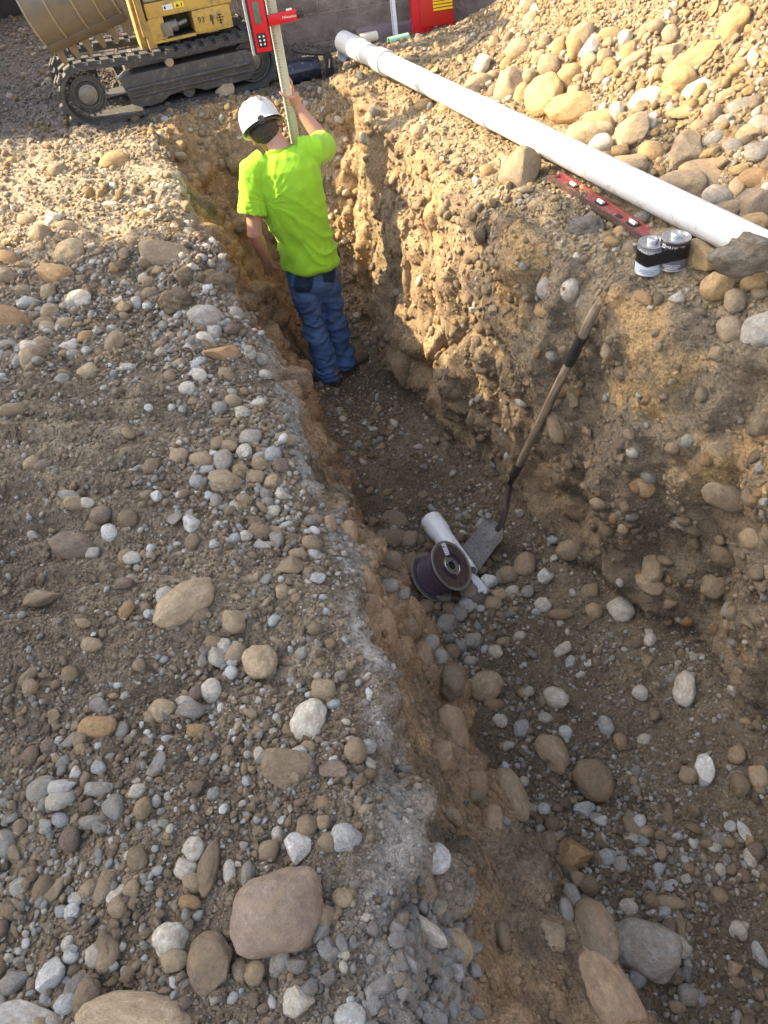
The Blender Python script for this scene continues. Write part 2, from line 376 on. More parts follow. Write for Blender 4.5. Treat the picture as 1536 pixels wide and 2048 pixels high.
LIST = [
# left bank, foreground
(548,1800,164,142,-12,'red','round','big reddish brown boulder with dirt on top in the left foreground'),
(285,2040,235,110,5,'tan','flat','large pale flat-faced rock cut by the bottom edge of the picture'),
(60,2030,150,90,10,'grey','flat','broad greyish brown rock in the bottom left corner'),
(370,1196,136,76,-38,'tan','round','egg-shaped tan cobble with rust patch, lying alone on the left bank'),
(618,1428,70,88,0,'pale','round','pale upright oval cobble left of the grey lip'),
(690,1667,62,52,15,'blue','round','smooth pale greenish grey pebble right of the white quartz'),
(597,1688,52,56,0,'white','angular','white quartz chunk above the big reddish boulder'),
(448,957,70,46,10,'tan','round','tan rounded cobble beside the top of the grey lip'),
(384,1045,40,38,0,'white','angular','pale cream stone on the left bank slope'),
(148,1083,88,56,5,'red','round','half-buried rusty brown boulder at the left'),
(450,707,82,44,8,'orange','angular','flat orange tan rock near the trench edge'),
(118,550,84,46,18,'orange','angular','long tan rock with a dirt crust at the left'),
(325,500,98,56,-6,'dust','flat','flat brown slab tilted on the left bank'),
(145,498,64,48,0,'tan','round','rounded tan cobble left of the flat slab'),
(162,594,56,38,8,'pale','round','pale speckled cobble below the crusted tan rock'),
(22,634,84,46,15,'orange','round','rusty orange cobble cut by the left edge'),
(65,713,50,44,0,'tan','round','round tan cobble at the left below the orange one'),
(412,630,68,46,0,'grey','round','greyish tan cobble on the crest by the trench'),
(362,602,84,62,10,'dust','lump','dark earth clod on the crest by the trench'),
(250,610,30,30,0,'gold','angular',None),
(230,320,56,34,-15,'gold','round','golden oblong stone at the top of the sunlit strip'),
(118,339,34,28,0,'dust','round','brown stone lying in the shade above the sunlit strip'),
(112,434,42,32,0,'pale','angular','pale block standing in the sunlit strip at left'),
(84,468,46,36,0,'tan','angular','tan rock in front of the pale block'),
(135,452,42,24,0,'tan','round',None),(55,437,34,22,0,'tan','round',None),
(521,1321,72,72,0,'tan','round','round tan cobble with dirt cap, centre of the left bank'),
(470,1305,54,40,-50,'tan','round','speckled oval cobble leaning on the dirt-capped one'),
(648,1371,48,44,0,'tan','round','tan cobble just above the pale upright oval'),
(575,1522,112,76,10,'dust','flat','flat dirt-covered rock with a pale broken edge'),
(870,1712,66,58,0,'white','round','white and brown cobble sitting on the cut wall ledge'),
(905,1880,64,74,-20,'tan','round','tan cobble among the grey rubble of the broken lip'),
(843,1850,110,36,35,'pale','round','long whitish stone behind the grey rubble'),
(703,2030,60,50,-25,'blue','round','bluish grey cobble at the bottom by the grey lip'),
(600,1985,60,58,10,'pale','angular','pale squarish stone near the bottom'),
(343,1868,70,62,-20,'pale','round','dusty white cobble below left of the boulder'),
(350,1912,56,40,0,'tan','round',None),
(428,1908,92,110,-25,'brown','flat','dark dirt-topped slab below left of the boulder'),
(417,1720,40,98,5,'brown','round','long brown stone standing left of the boulder'),
(390,1692,40,44,0,'pale','round',None),(375,1731,44,38,15,'pale','round',None),(385,1760,42,34,20,'tan','round',None),(380,1800,42,28,0,'orange','round',None),
(195,1906,42,40,0,'pale','round','cream round cobble near the lower left'),
(136,1999,42,36,0,'blue','round','grey round cobble near the bottom left corner'),
(175,1985,50,64,0,'brown','round','dark cobble beside the grey round one at bottom left'),
(88,1567,48,56,30,'grey','round','grey oval cobble at the far left'),
(62,1505,30,34,0,'brown','round',None),(42,1772,38,32,0,'grey','round',None),
(215,1760,34,64,10,'dust','round',None),(265,1775,34,32,0,'tan','round',None),(145,1820,34,30,0,'white','round',None),
(500,1880,44,36,0,'tan','round',None),(480,1935,32,40,0,'tan','round',None),(512,1932,38,44,0,'tan','round',None),(560,1910,36,44,0,'grey','round',None),
(645,1602,38,34,-20,'orange','round',None),(647,1640,26,30,0,'tan','round',None),(735,1490,34,30,0,'blue','round',None),
(687,1792,42,36,0,'tan','round',None),(648,1825,40,44,0,'dust','round',None),(625,1440,20,20,0,'tan','round',None),
(655,1680,40,36,0,'dust','round',None),(537,1697,40,40,0,'dust','round',None),(460,1735,26,44,0,'pale','round',None),(495,1742,28,46,0,'grey','round',None),(555,1665,26,34,0,'pale','round',None),
(320,1525,50,52,0,'grey','angular','grey flat-topped stone in the middle of the left foreground'),
(200,1573,54,28,0,'grey','round',None),(275,1578,30,26,0,'pale','round',None),(185,1640,56,26,-5,'grey','round',None),
(196,1448,70,42,8,'orange','round','orange tan cobble on the left bank slope'),
(324,1415,50,44,25,'tan','round',None),(422,1373,42,48,0,'pale','round',None),(372,1403,40,28,0,'pale','round',None),(300,1430,30,30,0,'tan','round',None),(395,1457,42,30,0,'orange','round',None),
(465,1235,46,48,0,'tan','round','tan cobble beside the egg-shaped one'),(450,1290,30,38,0,'pale','round',None),
(184,1287,44,28,0,'tan','round',None),(168,1243,28,20,0,'tan','round',None),(255,1212,26,38,20,'orange','round',None),(262,1165,34,40,20,'grey','round',None),
(90,1190,84,36,0,'dust','angular','earth-coloured oblong rock at the left'),
(60,1345,26,50,30,'dust','round',None),(140,1345,32,32,20,'dust','round',None),
(205,1020,44,38,0,'red','round','dark reddish cobble in the hollow of the left bank'),(258,1035,40,40,0,'brown','round',None),(192,1048,36,30,0,'dust','round',None),(222,1060,34,34,0,'white','round',None),
(186,1103,30,24,0,'pale','round',None),(253,1112,30,34,0,'dust','round',None),(295,988,30,32,20,'dust','round',None),(175,1003,30,20,0,'pale','round',None),
(150,1000,42,30,0,'tan','round',None),(303,930,32,34,0,'brown','round',None),(67,922,32,30,0,'tan','round',None),
(403,918,50,34,10,'tan','round',None),(360,908,36,32,0,'tan','round',None),(448,918,38,50,0,'grey','round',None),(456,890,40,26,0,'tan','round',None),(490,900,34,32,0,'pale','round',None),
(521,912,34,28,0,'grey','round',None),(500,872,42,32,0,'grey','round',None),(415,938,30,20,0,'blue','round',None),(512,950,38,30,10,'tan','round',None),(545,960,30,24,0,'tan','round',None),
(545,1020,30,24,0,'pale','round',None),(520,1062,48,38,0,'brown','round','brown cobble beside the grey lip'),(575,1052,30,22,0,'blue','angular',None),(492,1070,26,22,0,'pale','round',None),(530,1090,42,20,5,'grey','round',None),
(580,1130,52,40,0,'dust','angular','squarish earth-brown rock at the edge of the grey lip'),(613,1145,26,28,0,'tan','round',None),(635,1155,40,26,0,'blue','angular',None),(566,1180,34,30,0,'tan','round',None),
(400,1228,36,30,0,'brown','round',None),(345,1240,26,24,0,'brown','round',None),(470,1010,22,26,0,'pale','round',None),
(90,645,40,28,0,'dust','round',None),(100,582,32,34,0,'tan','round',None),(104,620,44,36,0,'dust','angular',None),(130,647,34,26,0,'tan','round',None),(170,480,0,0,0,'tan','round',None),
(62,602,50,26,0,'blue','angular',None),(50,580,44,22,0,'dust','round',None),(18,512,40,26,10,'orange','round',None),(12,548,40,30,0,'dust','round',None),(97,655,36,28,0,'tan','round',None),
(172,672,30,24,0,'orange','round',None),(138,692,34,22,0,'pale','round',None),(85,684,36,28,0,'tan','round',None),(60,690,34,24,0,'pale','round',None),(20,690,42,22,0,'grey','round',None),(150,708,34,22,0,'grey','round',None),
(232,680,44,56,10,'dust','angular','dark tilted stone in the middle of the cobble field'),(180,742,42,36,-30,'tan','round',None),(125,758,32,28,0,'grey','angular',None),(28,815,52,30,-10,'dust','round',None),
(340,675,28,28,0,'tan','round',None),(408,680,40,34,0,'pale','round',None),(430,660,28,26,0,'blue','round',None),(472,625,28,30,0,'grey','round',None),(475,655,30,26,0,'dust','lump',None),
(400,748,30,28,0,'pale','round',None),(375,775,34,30,0,'pale','round',None),(465,800,36,32,0,'tan','round',None),(485,825,36,28,0,'pale','round',None),(520,715,30,26,0,'grey','round',None),(500,705,24,22,0,'pale','round',None),
(405,555,30,24,0,'dust','lump',None),(440,560,72,46,15,'dust','lump','grey brown earth clod at the trench edge above the hand'),(370,548,36,40,-30,'tan','lump',None),(222,408,36,14,0,'pale','flat',None),
(340,750,24,24,0,'tan','round',None),(295,560,26,22,0,'tan','round',None),(300,585,32,26,0,'dust','round',None),(230,535,18,16,0,'orange','round',None),(190,553,14,12,0,'blue','round',None),
# trench floor
(1292,1880,122,92,28,'grey','round','large mottled grey boulder on the trench floor at lower right'),
(1186,1852,84,116,-10,'brown','round','big plain brown boulder touching the mottled grey one'),
(1187,1553,78,82,0,'brown','round','dark brown round boulder on the trench floor'),
(1028,1572,66,92,-15,'tan','round','tall tan boulder half under the left cut wall'),
(1102,1495,62,78,-35,'tan','round','smooth tan cobble above the dark brown boulder'),
(1372,1367,44,68,10,'pale','round','pale upright oval cobble at the right of the floor'),
(1244,1208,46,52,-30,'pale','round','pale speckled oval cobble at the foot of the right wall'),
(972,1360,66,66,20,'tan','round','tan blocky cobble at the foot of the left wall'),
(898,1352,64,62,0,'brown','round','dark round boulder tucked against the left wall'),
(1112,1387,50,44,0,'pale','round','pale grey squarish cobble in the middle of the floor'),
(1150,1697,78,66,15,'orange','angular','orange brown broken rock on the trench floor'),
(1405,1530,42,58,15,'white','angular','bluish white angular stone at the right of the floor'),
(1170,1617,44,32,5,'blue','angular',None),(1262,1645,28,46,-10,'dust','round',None),(1492,1665,50,20,50,'white','round','white and red streaked stone by the right edge'),
(1500,1670,26,50,-20,'gold','angular','golden splinter of rock by the right edge'),(1378,1545,32,34,20,'tan','round',None),(1480,1560,32,44,0,'brown','round',None),(1520,1545,34,44,0,'tan','round',None),(1475,1505,34,34,0,'tan','round',None),
(1140,1790,36,44,0,'grey','round',None),(1128,1815,30,38,0,'grey','round',None),(1175,1765,36,34,0,'dust','round',None),(1258,1812,34,32,0,'pale','round',None),(1338,1800,56,26,5,'tan','round',None),(1340,1768,40,26,10,'blue','angular',None),
(1095,1680,32,46,0,'dust','round',None),(1155,1755,30,28,0,'tan','round',None),(1215,1710,36,30,0,'blue','round',None),(1300,1795,30,30,0,'dust','round',None),(1360,1835,22,70,5,'dust','angular','thin upright earth-brown stone right of the mottled boulder'),
(1438,1785,30,30,0,'tan','round',None),(1475,1855,34,34,0,'pale','round',None),(1468,1930,34,30,0,'tan','angular',None),(1375,1985,40,36,20,'grey','round',None),(1520,1900,24,44,-15,'blue','round',None),(1500,1710,26,40,0,'pale','round',None),
(1048,1560,20,20,0,'pale','round',None),(1178,1370,0,0,0,'pale','round',None),(1240,1478,30,34,0,'orange','round',None),(1288,1475,26,24,0,'pale','round',None),(1210,1445,30,40,0,'blue','round',None),(1280,1382,30,30,0,'pale','round',None),
(1135,1420,0,0,0,'pale','round',None),(1188,1218,34,34,0,'tan','round',None),(1087,1205,34,32,0,'pale','round',None),(1120,1225,50,24,0,'dust','round',None),
(760,1060,0,0,0,'dust','round',None),
# round the reel and the white pipe
(776,1072,66,38,0,'dust','round','long dusty cobble left of the white pipe stub'),(817,1075,34,36,0,'tan','round','small tan cobble touching the dark one by the pipe stub'),(838,1077,28,28,0,'dark','round','dark blue-grey cobble under the pipe stub'),
(783,1118,44,40,0,'dust','round','dusty round cobble left of the wire reel'),(820,1125,40,50,0,'dust','round',None),(788,1032,62,36,20,'dust','flat','flat brown rock behind the long dusty cobble'),
(745,1040,34,30,0,'dust','angular',None),(780,1168,34,30,0,'grey','round',None),(806,1185,26,22,0,'grey','round',None),(850,1210,32,30,0,'dust','round',None),
(893,1240,42,40,25,'grey','angular','wet-looking grey angular stone below the reel'),(920,1220,32,40,-30,'grey','round',None),(933,1205,34,32,0,'blue','round',None),(946,1198,42,26,-10,'dark','round',None),(985,1205,34,28,0,'tan','round',None),(898,1215,32,30,0,'dust','round',None),
(977,1160,36,34,30,'white','angular','white chalky stone beside the reel'),(1003,1150,24,26,0,'grey','round',None),(1050,1122,44,52,0,'dust','round','dusty brown boulder right of the shovel blade'),(1018,1145,44,36,0,'dust','round',None),
(1092,1147,34,40,20,'white','angular','white mottled stone right of the dusty boulder'),(935,1180,40,36,0,'grey','round',None),(890,1192,24,24,0,'grey','round',None),
(1000,1187,30,26,0,'tan','round',None),(1025,1178,30,24,0,'pale','round',None),(1055,1180,26,26,0,'grey','round',None),
(945,1275,36,30,0,'grey','round',None),(990,1300,30,28,0,'pale','round',None),(1140,1305,0,0,0,'pale','round',None),(1125,1295,40,22,-30,'pale','round',None),(860,1285,40,40,0,'grey','round',None),(880,1310,32,32,0,'grey','round',None),(905,1300,34,34,0,'dust','round',None),
(985,1405,44,26,-5,'orange','round','flat rusty cobble below the tan blocky one'),(1042,1452,30,34,0,'blue','round',None),(1000,1438,30,28,0,'pale','round',None),
# right wall, set in the earth
(1090,572,40,38,-40,'grey','round','grey cobble bedded in the right wall beside a paler one'),(1137,572,40,52,15,'pale','round','pale wedge-shaped cobble bedded in the right wall'),(1088,612,48,32,0,'gold','round','sunlit golden cobble bedded below the grey one'),
(1110,842,32,70,-20,'tan','round','upright tan stone bedded in the right wall'),(1140,1090,50,42,0,'dust','round',None),(1290,960,44,54,0,'gold','round','large pale golden stone bedded in the right wall'),
(1365,1035,56,54,0,'grey','angular','grey angular stone bedded in the right wall'),(1450,1100,60,56,0,'brown','round','brown round stone bedded in the right wall'),(1430,1155,50,60,0,'dust','round','dusty stone bedded low in the right wall'),(1500,1070,50,50,0,'tan','round','tan stone bedded at the right edge of the wall'),
(1310,1120,42,60,0,'tan','round',None),(1300,1160,60,40,20,'tan','round','pale tan stone at the foot of the right wall'),(1450,980,90,60,50,'dust','flat','flat slab edge sticking out of the right wall'),(1180,1180,36,30,0,'dust','round',None),(1345,890,28,30,0,'dust','round',None),
(910,1448,74,112,-15,'orange','round','big rust-coated boulder bulging from the left cut wall'),(770,1250,60,70,-20,'orange','round','rust-coated boulder in the left cut wall above the lip'),(812,1240,44,52,-30,'orange','round',None),(842,1300,50,70,-20,'orange','round','orange mud-coated boulder in the left cut wall'),
(950,1560,50,60,0,'orange','round',None),(985,1625,46,60,-20,'orange','round','mud-coated cobble on the shoulder of the left cut wall'),(1100,1860,60,60,20,'tan','round','tan boulder low in the left cut wall'),(1215,1960,120,190,-32,'orange','round','very large smooth tan boulder at the bottom of the left cut wall'),
(700,1055,34,44,-20,'orange','round',None),(735,1150,40,60,-20,'orange','round',None),(660,1040,30,40,0,'orange','round',None),(735,1200,40,46,0,'orange','round',None),(880,1500,50,60,0,'orange','round',None),(895,1400,40,60,-10,'orange','round',None),
# right ground
(1045,345,78,84,0,'dust','angular','dark wedge-shaped rock standing at the trench rim near the level'),
(1432,560,62,58,0,'gold','round','round golden cobble in front of the concrete lump'),(1522,655,72,66,0,'grey','round','grey cobble at the right edge below the cans'),(1458,656,56,48,0,'tan','round','tan cobble next to the grey one at the right edge'),
(1407,512,86,62,15,'gold','angular','large golden brown rock right of the solvent cans'),
(1510,560,52,34,10,'gold','round',None),(1467,598,46,46,0,'tan','round',None),(1520,586,30,24,0,'tan','round',None),(1350,598,34,20,-30,'pale','round',None),(1405,655,0,0,0,'tan','round',None),
(1070,408,24,18,0,'tan','round',None),(1165,390,0,0,0,'tan','round',None),(1285,432,34,24,10,'grey','round','grey cobble lying between the level and the pipe'),(1330,470,60,30,5,'dust','round','brown cobble partly under the cans by the pipe'),
(1215,470,24,14,0,'gold','round',None),(1240,462,20,22,0,'gold','round',None),(838,260,32,28,0,'tan','round','round tan cobble on the sunlit ground behind the right rim'),(893,211,28,28,0,'gold','round','golden cobble touching the near side of the pipe'),(850,210,42,20,-10,'gold','round','long golden pebble beside the pipe'),(870,200,24,16,0,'gold','round',None),
(975,340,28,22,0,'gold','round',None),(915,325,28,16,0,'tan','round',None),(912,315,26,16,0,'tan','round',None),(1022,325,30,26,0,'pale','round',None),
(1172,448,70,42,10,'grey','lump','broken grey lump beside the level'),(455,180,44,36,20,'tan','angular','tan rock beneath the front of the track'),(310,215,24,18,0,'gold','round',None),
# spoil pile
(1095,188,76,64,10,'gold','round','pale golden round boulder at the foot of the pile'),(1142,213,86,52,-5,'gold','round','golden brown boulder in front of the pale round one'),(1023,160,60,50,0,'tan','angular','tan blocky rock left of the pale round boulder'),(1038,96,46,38,0,'tan','round','tan boulder high on the left of the pile'),
(1062,40,30,34,20,'tan','round','tan upright stone near the top of the pile'),(1062,12,30,26,0,'brown','round',None),(1164,68,48,42,0,'tan','round','tan boulder near the top of the pile'),(1185,92,50,36,-15,'pale','angular',None),(1139,146,44,50,20,'gold','round','golden egg-shaped stone on the pile'),(1100,126,42,36,15,'tan','round',None),
(1360,160,58,46,-10,'gold','round','golden oval boulder under the large slab'),(1397,176,52,28,-10,'pale','round',None),(1392,116,112,44,-20,'gold','flat','large golden slab lying on the pile with a dark shadow under it'),(1338,105,56,36,-15,'tan','angular','tan blocky rock left of the large slab'),
(1379,217,66,22,-5,'yellow','flat','thin yellow flat stone on the pile'),(1383,298,70,54,-25,'tan','angular','tan tilted boulder on the shaded part of the pile'),(1410,338,98,56,0,'dust','flat','broad brown flat boulder right of the pipe'),(1353,372,106,56,8,'dust','round','big brown boulder touching the far side of the pipe'),
(1258,328,62,40,5,'tan','round','tan boulder behind the middle of the pipe'),(1177,265,80,48,5,'tan','round','dirt-topped tan boulder behind the pipe'),(1200,240,58,46,0,'gold','round',None),(1269,255,82,50,-20,'tan','angular','wide tan rock half buried in the pile'),(1302,300,46,42,0,'gold','round','round golden stone left of the tilted boulder'),
(1432,392,50,44,0,'grey','round','round grey brown boulder behind the end of the pipe'),(1508,400,74,66,-20,'red','angular','dark reddish boulder at the right edge of the pile'),(1478,370,32,34,0,'tan','round',None),(1494,268,46,36,-30,'tan','round',None),(1508,352,50,34,0,'orange','round','orange brown boulder at the right edge'),
(1450,418,58,32,0,'dust','round',None),(1500,447,62,36,5,'gold','round','golden boulder beyond the far side of the pipe end'),(1342,66,28,30,0,'tan','round',None),(1221,68,42,28,0,'gold','round',None),(966,123,28,32,20,'pale','round',None),(957,163,50,32,0,'tan','round','tan boulder at the left foot of the pile'),(1203,284,44,34,0,'pale','round',None),
(1265,123,56,24,-20,'tan','round',None),(1232,220,28,38,20,'pale','round',None),(1472,38,40,64,30,'gold','round','long golden boulder near the top right corner'),(1494,207,72,32,-15,'grey','flat','grey flat stone at the right edge of the pile'),(1070,190,0,0,0,'tan','round',None),(1045,182,28,36,0,'gold','round',None),
(945,180,34,26,0,'tan','round',None),(990,180,26,24,0,'brown','round',None),(1180,120,28,26,0,'tan','round',None),(1210,110,28,26,0,'tan','round',None),(1150,90,34,40,0,'gold','round',None),(1222,135,26,26,0,'gold','round',None),(1200,150,24,28,0,'tan','round',None),(1255,105,30,32,0,'gold','round',None),
(1240,300,30,22,0,'gold','round',None),(1300,240,34,26,0,'pale','round',None),(1340,190,36,30,0,'gold','round',None),(1290,195,60,30,-20,'pale','round','long pale boulder in the middle of the pile'),(1450,240,30,20,0,'grey','round',None),(1425,225,34,34,10,'tan','round',None),(1400,250,30,24,0,'tan','round',None),(1465,290,34,28,0,'grey','round',None),(1430,275,36,26,-20,'grey','round',None),
(1520,250,40,40,0,'grey','round',None),(1515,300,40,34,0,'grey','round',None),(1450,190,30,20,0,'tan','round',None),(1150,180,24,24,0,'tan','round',None),(1250,75,26,26,0,'pale','round',None),(1310,50,28,24,0,'tan','round',None),(1120,90,26,30,0,'gold','round',None),(1455,40,26,30,0,'tan','round',None),
(930,280,14,10,0,'gold','round',None),(1120,200,0,0,0,'tan','round',None),(1090,80,22,24,0,'tan','round',None),(1080,110,24,20,0,'tan','round',None),(1015,125,24,22,0,'gold','round',None),(985,150,24,20,0,'tan','round',None),(1060,150,26,24,0,'tan','round',None),(1290,60,20,20,0,'tan','round',None),
]
LM = [('big reddish boulder', 548, 1800), ('pale flat rock at the bottom edge', 285, 2010), ('egg-shaped tan cobble', 370, 1196), ('pale upright oval cobble', 618, 1428), ('white quartz chunk', 597, 1688), ('dirt-capped round cobble', 521, 1321),
 ('rusty half-buried boulder', 148, 1083), ('flat orange tan rock', 450, 707), ('crusted tan rock', 118, 550), ('flat brown slab', 325, 500), ('tan cobble beside the grey lip', 448, 957), ('orange cobble at the left edge', 22, 634), ('pale speckled cobble', 162, 594),
 ('flat dirt-covered rock', 575, 1522), ('dark dirt-topped slab', 428, 1908), ('grey oval cobble at far left', 88, 1567), ('orange tan slope cobble', 196, 1448), ('mottled grey boulder', 1292, 1880), ('dark brown round boulder', 1187, 1553), ('orange brown broken rock', 1150, 1697),
 ('bluish white angular stone', 1405, 1530), ('pale oval floor cobble', 1372, 1367), ('wire reel', 885, 1150), ('shovel blade', 965, 1095), ('tan blocky cobble', 972, 1360), ('solvent tins', 1325, 500), ('red level', 1200, 410), ('big golden slab', 1392, 116), ('pale golden boulder', 1095, 188),
 ('dark reddish boulder', 1508, 400), ('broad brown flat boulder', 1410, 338), ('wide half-buried tan rock', 1269, 255), ('tan boulder near the pile top', 1164, 68), ('dark wedge-shaped rock', 1045, 345), ('greyish crest cobble', 412, 630), ('pale block in the sun', 112, 434), ('speckled wall-foot cobble', 1244, 1208), ('tall tan floor boulder', 1028, 1572)]
CW = {'tan': 'tan', 'pale': 'pale', 'grey': 'grey', 'blue': 'bluish grey', 'orange': 'rusty orange', 'brown': 'brown', 'red': 'reddish', 'dark': 'dark', 'white': 'whitish', 'yellow': 'yellow', 'gold': 'golden', 'dust': 'earth-brown', 'mud': 'mud-coated'}
used_labels = {}
def auto_label(px, py, w_, h_, an, co, ki):
    sh = {'round': 'oval' if max(w_, h_)/max(1, min(w_, h_)) > 1.3 else 'round', 'angular': 'angular', 'flat': 'flat', 'lump': 'crumbly'}[ki]
    if sh == 'oval' and h_ > w_: sh = 'upright oval'
    near_ = sorted(LM, key=lambda m: math.hypot(m[1]-px, m[2]-py))
    for sz in ('small' if max(w_, h_) < 32 else 'mid-sized',):
        for m in near_[:5]:
            dx, dy = px-m[1], py-m[2]; far_ = math.hypot(dx, dy) > 120
            d = ('right of' if dx > 0 else 'left of') if abs(dx) > abs(dy)*1.6 else (('above' if dy < 0 else 'below') if abs(dy) > abs(dx)*1.6 else (('above' if dy < 0 else 'below')+(' right of' if dx > 0 else ' left of')))
            t = '%s %s %s stone %s%s the %s' % (sz, CW[co], sh, 'well ' if far_ else 'just ', d, m[0])
            if t not in used_labels: used_labels[t] = 1; return t
    return t
ZG = lambda px, py: 'cobbles of the left bank' if (px < 700 and py > 840) or (px < 560 and py > 250) else ('cobbles of the trench floor' if py > 1000 and px > 740 else ('stones of the spoil pile' if px > 900 and py < 470 else 'stones along the cut edges'))
for (px, py, w_, h_, an, co, ki, lb) in LIST:
    if w_ == 0: continue
    if co == 'orange' and 640 < px < 1250 and py > 1000 and ki == 'round': co = 'mud'
    bedded = bool(lb and ('bedded' in lb or 'cut wall' in lb and 'ledge' not in lb) or (lb is None and co == 'mud' and 640 < px < 990 and py > 1000))
    zg = 'stones bedded in the cut walls' if bedded else ZG(px, py)
    if ki == 'lump': zg = 'earth clods'
    o = stone(px, py, w_*(1.12 if zg == 'stones of the spoil pile' else 1.04), h_*(1.12 if zg == 'stones of the spoil pile' else 1.04), an, co, ki, lb or auto_label(px, py, w_, h_, an, co, ki), zg, name={'lump': 'earth_clod', 'angular': 'rock', 'flat': 'rock'}.get(ki, 'cobble'), sink=.62 if bedded else .27, depth=.8 if ki != 'flat' else .5)

# ---------------------------------------------------------------- gravel (countless)
tri = fa; A = flat2[tri[:, 0]]; B = flat2[tri[:, 1]]; C_ = flat2[tri[:, 2]]; D_ = flat2[tri[:, 3]]
ctr = (A+B+C_+D_)/4; cr = np.cross(C_-A, D_-B); area = np.linalg.norm(cr, axis=1)/2; fn = cr/np.maximum(area[:, None]*2, 1e-12)
tov = CAM-ctr; dist = np.linalg.norm(tov, axis=1); facing = (fn*tov).sum(1)/dist
v_ = ctr-CAM; fz = v_@CF; u0 = (v_@CR)/fz*F; v0 = (v_@CD)/fz*F
u = 768+u0*RT[0]+v0*DN[0]; vv = 1024+u0*RT[1]+v0*DN[1]
vis = (fz > .1)*(u > -260)*(u < 1800)*(vv > -160)*(vv < 2250)*(ctr[:, 1] < 12)*(facing > -.15)
ft = tt[fa[:, 0]]; fy = ctr[:, 1]; fx = ctr[:, 0]
def m_(a): return a[fa[:, 0]]
fW = m_(wall); fWL = m_(wallL); fWR = m_(wallR); fF = m_(floorm); fL = m_(lip); fP = m_(pilem); fBL = m_(bankL); fBR = m_(bankR); fEn = m_(inE)
patch = fbm(ctr*1.7+40, 3); patch2 = fbm(ctr*4.+60, 3)
protos = bpy.data.collections.new('gravel_shapes')
pm = []
for i in range(12):
    kd = ['round', 'round', 'round', 'round', 'round', 'round', 'angular', 'angular', 'angular', 'lump', 'lump', 'lump'][i]
    v, f = stone_shape(3 if i < 9 else 2, kd, 500+i); me = mesh_np('pebble', v, f); me.materials.append(M_grav)
    ob = bpy.data.objects.new('pebble_shape_%02d' % i, me); protos.objects.link(ob); pm.append(ob)
def pts(n, dens, smin, smax, pw, ids, embed, flatten=(.55, .95)):
    wgt = area*dens*vis; wgt = wgt/wgt.sum(); fi = rng.choice(len(wgt), n, p=wgt)
    r1_ = rng.random(n)[:, None]; r2_ = rng.random(n)[:, None]
    p = (A[fi]*(1-r1_)+B[fi]*r1_)*(1-r2_)+(D_[fi]*(1-r1_)+C_[fi]*r1_)*r2_
    nn = fn[fi]+rng.normal(size=(n, 3))*.25; nn /= np.linalg.norm(nn, axis=1)[:, None]
    uu = rng.random(n); s = smin*((smax/smin)**(uu**pw))
    x = rng.normal(size=(n, 3)); x -= (x*nn).sum(1)[:, None]*nn; x /= np.linalg.norm(x, axis=1)[:, None]; y = np.cross(nn, x)
    # rotation matrix columns x,y,nn -> euler XYZ
    ey = np.arcsin(np.clip(-x[:, 2], -1, 1)); ex = np.arctan2(y[:, 2], nn[:, 2]); ez = np.arctan2(x[:, 1], x[:, 0])
    sc_ = np.stack([s*rng.uniform(.9, 1.35, n), s*rng.uniform(.7, 1., n), s*rng.uniform(*flatten, n)], 1)*.5
    p = p+nn*sc_[:, 2:3]*(1-2*embed*rng.uniform(.5, 1.3, n))[:, None]
    return p, np.stack([ex, ey, ez], 1), sc_, rng.choice(ids, n), fi, s
pal_near = np.array([PAL[c] for c in ('tan', 'tan', 'dust', 'dust', 'dust', 'grey', 'grey', 'brown', 'pale', 'pale', 'blue', 'red', 'tan', 'white')])
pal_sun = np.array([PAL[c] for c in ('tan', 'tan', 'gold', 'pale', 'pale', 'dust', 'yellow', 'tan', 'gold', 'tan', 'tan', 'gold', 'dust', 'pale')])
pal_far = np.array([PAL[c] for c in ('grey', 'grey', 'pale', 'blue', 'tan', 'dust', 'grey', 'pale', 'grey', 'dust', 'blue', 'grey', 'tan', 'white')])
pal_wall = np.array([PAL[c] for c in ('dust', 'dust', 'dust', 'tan', 'orange', 'brown', 'grey', 'dust', 'tan', 'dust', 'orange', 'dust', 'tan', 'pale')])
gsets = []
near = 1/np.clip(dist, 1.2, 9)**1.0
def sp(m, lo, hi): return sstep(lo, hi, m)
zone_dense = 1+1.8*fBL*np.exp(-((fy-2.9)/.8)**2)*(fx < .2)+1.2*fF*sp(-fy, -2.4, -1.6)+2.2*fP+.8*fF*np.exp(-((fy-2.3)/.5)**2)
smooth_lip = 1-.85*np.clip(fL*1.2, 0, 1)*(fy < 3.4)
dL = zone_dense*smooth_lip*(1-.93*fWL)*(1-.7*fWR)
dL = dL*(1-.7*m_(ruts)); dP = np.where((fx < 1.5)*(fy > 4.2)*(fP > .2), .25, 1.)
gsets.append(pts(11600, dP*dL*(.12+sp(patch, -.15, .45)+.5*sp(patch2, .1, .5))*near**.3*(1-.5*(fy > 5.8)), .018, .064, 1.9, [0, 1, 2, 3, 4, 5, 6, 7, 8], .31))
gsets.append(pts(1000, (fWR+fEn)*(.3+sp(patch, -.2, .3)), .022, .075, 2.4, [0, 1, 2, 3, 4, 5, 6], .42))
gsets.append(pts(75000, dL*(1-.35*fWR)*(.25+sp(patch, -.3, .5)+.7*sp(patch2, 0, .5))*near, .009, .024, 1.4, range(9), .25))
gsets.append(pts(170000, smooth_lip**.6*(1-.8*fWL)*(1-.5*fWR)*near**1.8, .0035, .010, 1.1, [6, 7, 8, 9, 10, 11], .2, (.6, 1)))
gsets.append(pts(26000, (.25+sp(patch2, -.1, .4))*(1-.75*fW)*(1-.5*np.clip(fL, 0, 1))*near, .008, .026, 2., [9, 10, 11], .35, (.6, 1)))
